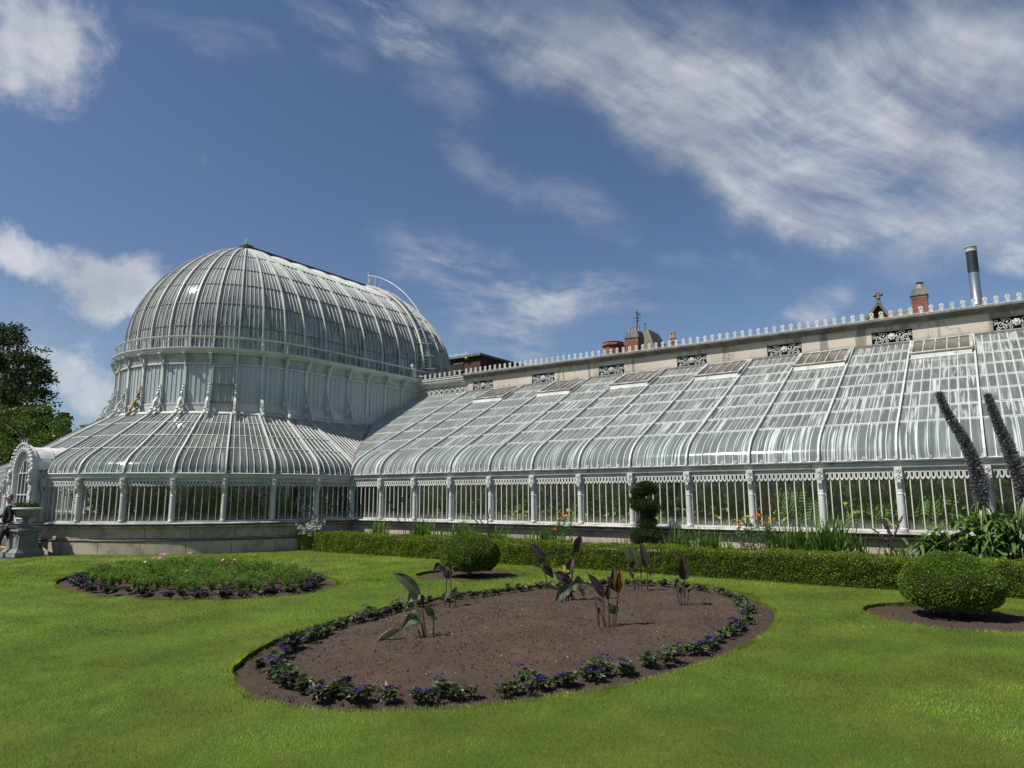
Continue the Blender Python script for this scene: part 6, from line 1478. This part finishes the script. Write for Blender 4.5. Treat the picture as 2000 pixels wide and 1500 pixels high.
# steel flue
f0, f1 = at(1911, 592, 28), at(1893, 480, 28); zt, zb = f1.z+.0, 0; mb = MB(); D = (f0.x+f1.x)/2; R2 = .165
r = tag(empty('flue', (D, 28.2, 0)), 'tall round steel boiler flue with a black upper section', 'flue')
zk0, zk1 = at(1897, 531, 28).z, at(1893, 489, 28).z
mb.lathe([(R2, 0), (R2, zk0-1.2), (R2+.006, zk0-1.19), (R2+.006, zk0-1.15), (R2, zk0-1.14), (R2, zk0)], (0, 0, 0), 32); obj('steel_shaft', mb, 'steel', r, True)
mb = MB(); mb.lathe([(R2+.005, zk0), (R2+.005, zk1)], (0, 0, 0), 32); obj('black_section', mb, 'black', r, True)
mb = MB(); mb.lathe([(R2+.01, zk1), (R2+.01, zt-.02), (R2+.03, zt-.01), (R2+.03, zt), (R2-.02, zt), (R2-.02, zt-.3)], (0, 0, 0), 32); obj('rim', mb, 'paint_old', r, True)
# far left: chimney and grey roof beyond the left wing
r = bld('far_house', 'distant house showing one pale chimney between the left hand trees', loc=(-78, 32, 0)); Y = 31
a, b_ = at(109, 818, Y), at(119, 818, Y); mb = MB(); mb.box(a.x, b_.x+.1, Y, Y+.9, 0, a.z+.0); bpart('chimney', mb, 'render', r)
mb = MB(); mb.box(a.x-.15, b_.x+.25, Y-.15, Y+1.05, a.z+.002, a.z+.25); mb.box(a.x+.05, b_.x, Y+.1, Y+.8, a.z+.252, at(112, 808, Y).z+.1); bpart('chimney_cap', mb, 'redbrick', r)
mb = MB(); mb.box(-90, -68, Y+1, Y+9, 0, 6); bpart('wall', mb, 'redbrick', r)
r = bld('grey_roofed_annexe', 'low grey roofed annexe beyond the end of the left wing', loc=(-53, 24, 0))
a, b_ = at(134, 845, 22), at(166, 838, 22); mb = MB(); mb.box(a.x, -47, 22, 27, 0, b_.z-.5); bpart('wall', mb, 'render', r)
mb = MB(); zq = at(150, 838, 22).z; mb.polys([(a.x, 21.8, zq-.9), (-46.5, 21.8, zq-.9), (-46.5, 23.5, zq+.1), (a.x, 23.5, zq+.1), (a.x, 27.2, zq-.9), (-46.5, 27.2, zq-.9)], [(0, 1, 2, 3), (3, 2, 5, 4), (0, 3, 4)]); bpart('roof', mb, 'lead', r)

# ------------------------------------------------------------------ trees at the left
def tree(name, base, blobs, trunk_h, tr, leafL, mat, dens, lab, flat=1., spr=.6, seed=1, cat='tree'):
    rs = np.random.default_rng(seed); r = empty(name, base); tag(r, lab, cat); P_ = []; D_ = []; lim = MB(); b0 = V3(*base)
    lim.tube([(0, 0, -.2), (.1, 0, trunk_h*.5), (0, .1, trunk_h)], tr, 9, r1=tr*.35)
    for (cx_, cy_, cz_, ra, rz_) in blobs:
        c = np.array((cx_, cy_, cz_)) - np.array(base); lim.tube([(0, 0, min(trunk_h, max(1, c[2]*.6))), tuple(c*(.5, .5, .85)), tuple(c)], tr*.25, 5, r1=.03)
        n_c = max(6, int(ra*ra*rz_*3.0)); cc = rs.normal(0, 1, (n_c, 3)); cc = unit(cc)*rs.random((n_c, 1))**.45*(ra, ra, rz_)+c
        for q in cc:
            k = int(dens); rr = rs.uniform(.28, .55)*leafL*6; d = unit(rs.normal(0, 1, (k, 3))); p = q + d*rs.random((k, 1))**.5*(rr, rr, rr*flat); P_.append(p); D_.append(d*(1, 1, .5)+(0, 0, .35))
    quads_mesh('crown', leaves(np.concatenate(P_), np.concatenate(D_), leafL, leafL*.55, spr, .1, rs), mat, r); obj('trunk', lim, 'trunk', r); return r
def wp(u, v, Y): p = at(u, v, Y); return (p.x, p.y, p.z)
def bl(u, v, Y, ra, rz_): return (*wp(u, v, Y), ra, rz_)
b = at(0, 960, 25)
tree('cedar_tree', (b.x-2, 25, 0), [bl(20, 668, 25, 2.4, .9), bl(-20, 660, 25, 2.5, 1.), bl(45, 690, 25, 2.2, .8), bl(10, 705, 25, 3, 1.1), bl(55, 712, 25, 1.6, .6), bl(78, 705, 25, .9, .35), bl(60, 735, 25, 2.2, .6), bl(88, 728, 25, .7, .3), bl(20, 740, 26, 3.2, 1.2), bl(80, 745, 25, 1.1, .35), bl(40, 770, 25, 3., .9),
     bl(75, 765, 25, 1.2, .4), bl(-20, 770, 26, 3.5, 2.), bl(10, 810, 26, 3.5, 1.6), bl(55, 800, 26, 2.2, .8), bl(-10, 850, 26, 3.5, 1.8), bl(40, 840, 27, 3, 1.5), bl(-30, 710, 26, 3, 1.5), bl(10, 890, 27, 4, 2.), bl(70, 880, 28, 3, 1.5), bl(25, 648, 25, 1.2, .7), bl(72, 780, 25, 1.4, .35), bl(5, 642, 25, 1.6, .7)], 12, .6, .30, 'cedar', 46, 'tall dark layered cedar at the left edge', .45, .6, 3)
b = at(60, 960, 21)
tree('broadleaf_tree', (b.x, 21, 0), [bl(20, 820, 20, 1.6, 1.1), bl(62, 808, 20, 1.2, .9), bl(45, 830, 20, 1.6, 1.), bl(85, 835, 20, 1.3, .9), bl(100, 850, 20, 1.1, .7), bl(60, 855, 19.5, 1.6, .9), bl(25, 860, 19.5, 1.6, 1.), bl(0, 845, 20, 1.5, 1.2), bl(80, 868, 20, 1.3, .6), bl(10, 895, 19, 1.4, .8), bl(45, 890, 19, 1.4, .6), bl(-20, 880, 19, 1.5, 1.5), bl(75, 800, 20, .6, .4), bl(-10, 815, 20, 1.2, .8)], 4.5, .25, .20, 'maple', 60, 'bright green broadleaf tree below the cedar at the left', .8, .7, 5)
b = at(118, 960, 23)
tree('small_leafy_tree', (b.x, 23, 0), [bl(116, 832, 22, .9, .7), bl(124, 846, 22, 1.1, .7), bl(108, 850, 22, 1., .6), bl(116, 865, 22, 1.6, .8), bl(98, 865, 22, 1.4, .8), bl(130, 862, 22, .9, .6), bl(110, 822, 22, .5, .4)], 4.5, .2, .18, 'maple', 60, 'small round leafy tree in front of the pale chimney at left', .8, .7, 6)
b = at(90, 960, 30)
tree('young_conifer', (b.x, 30, 0), [bl(90, 800, 30, .25, .5), bl(91, 812, 30, .6, .5), bl(88, 822, 30, 1., .5), bl(92, 832, 30, 1.4, .6), bl(90, 845, 30, 2., .9), bl(100, 818, 30, .5, .2), bl(80, 815, 30, .5, .2)], 9, .15, .20, 'cedar', 34, 'small pointed dark conifer rising between the broadleaf trees at left', .5, .6, 7)
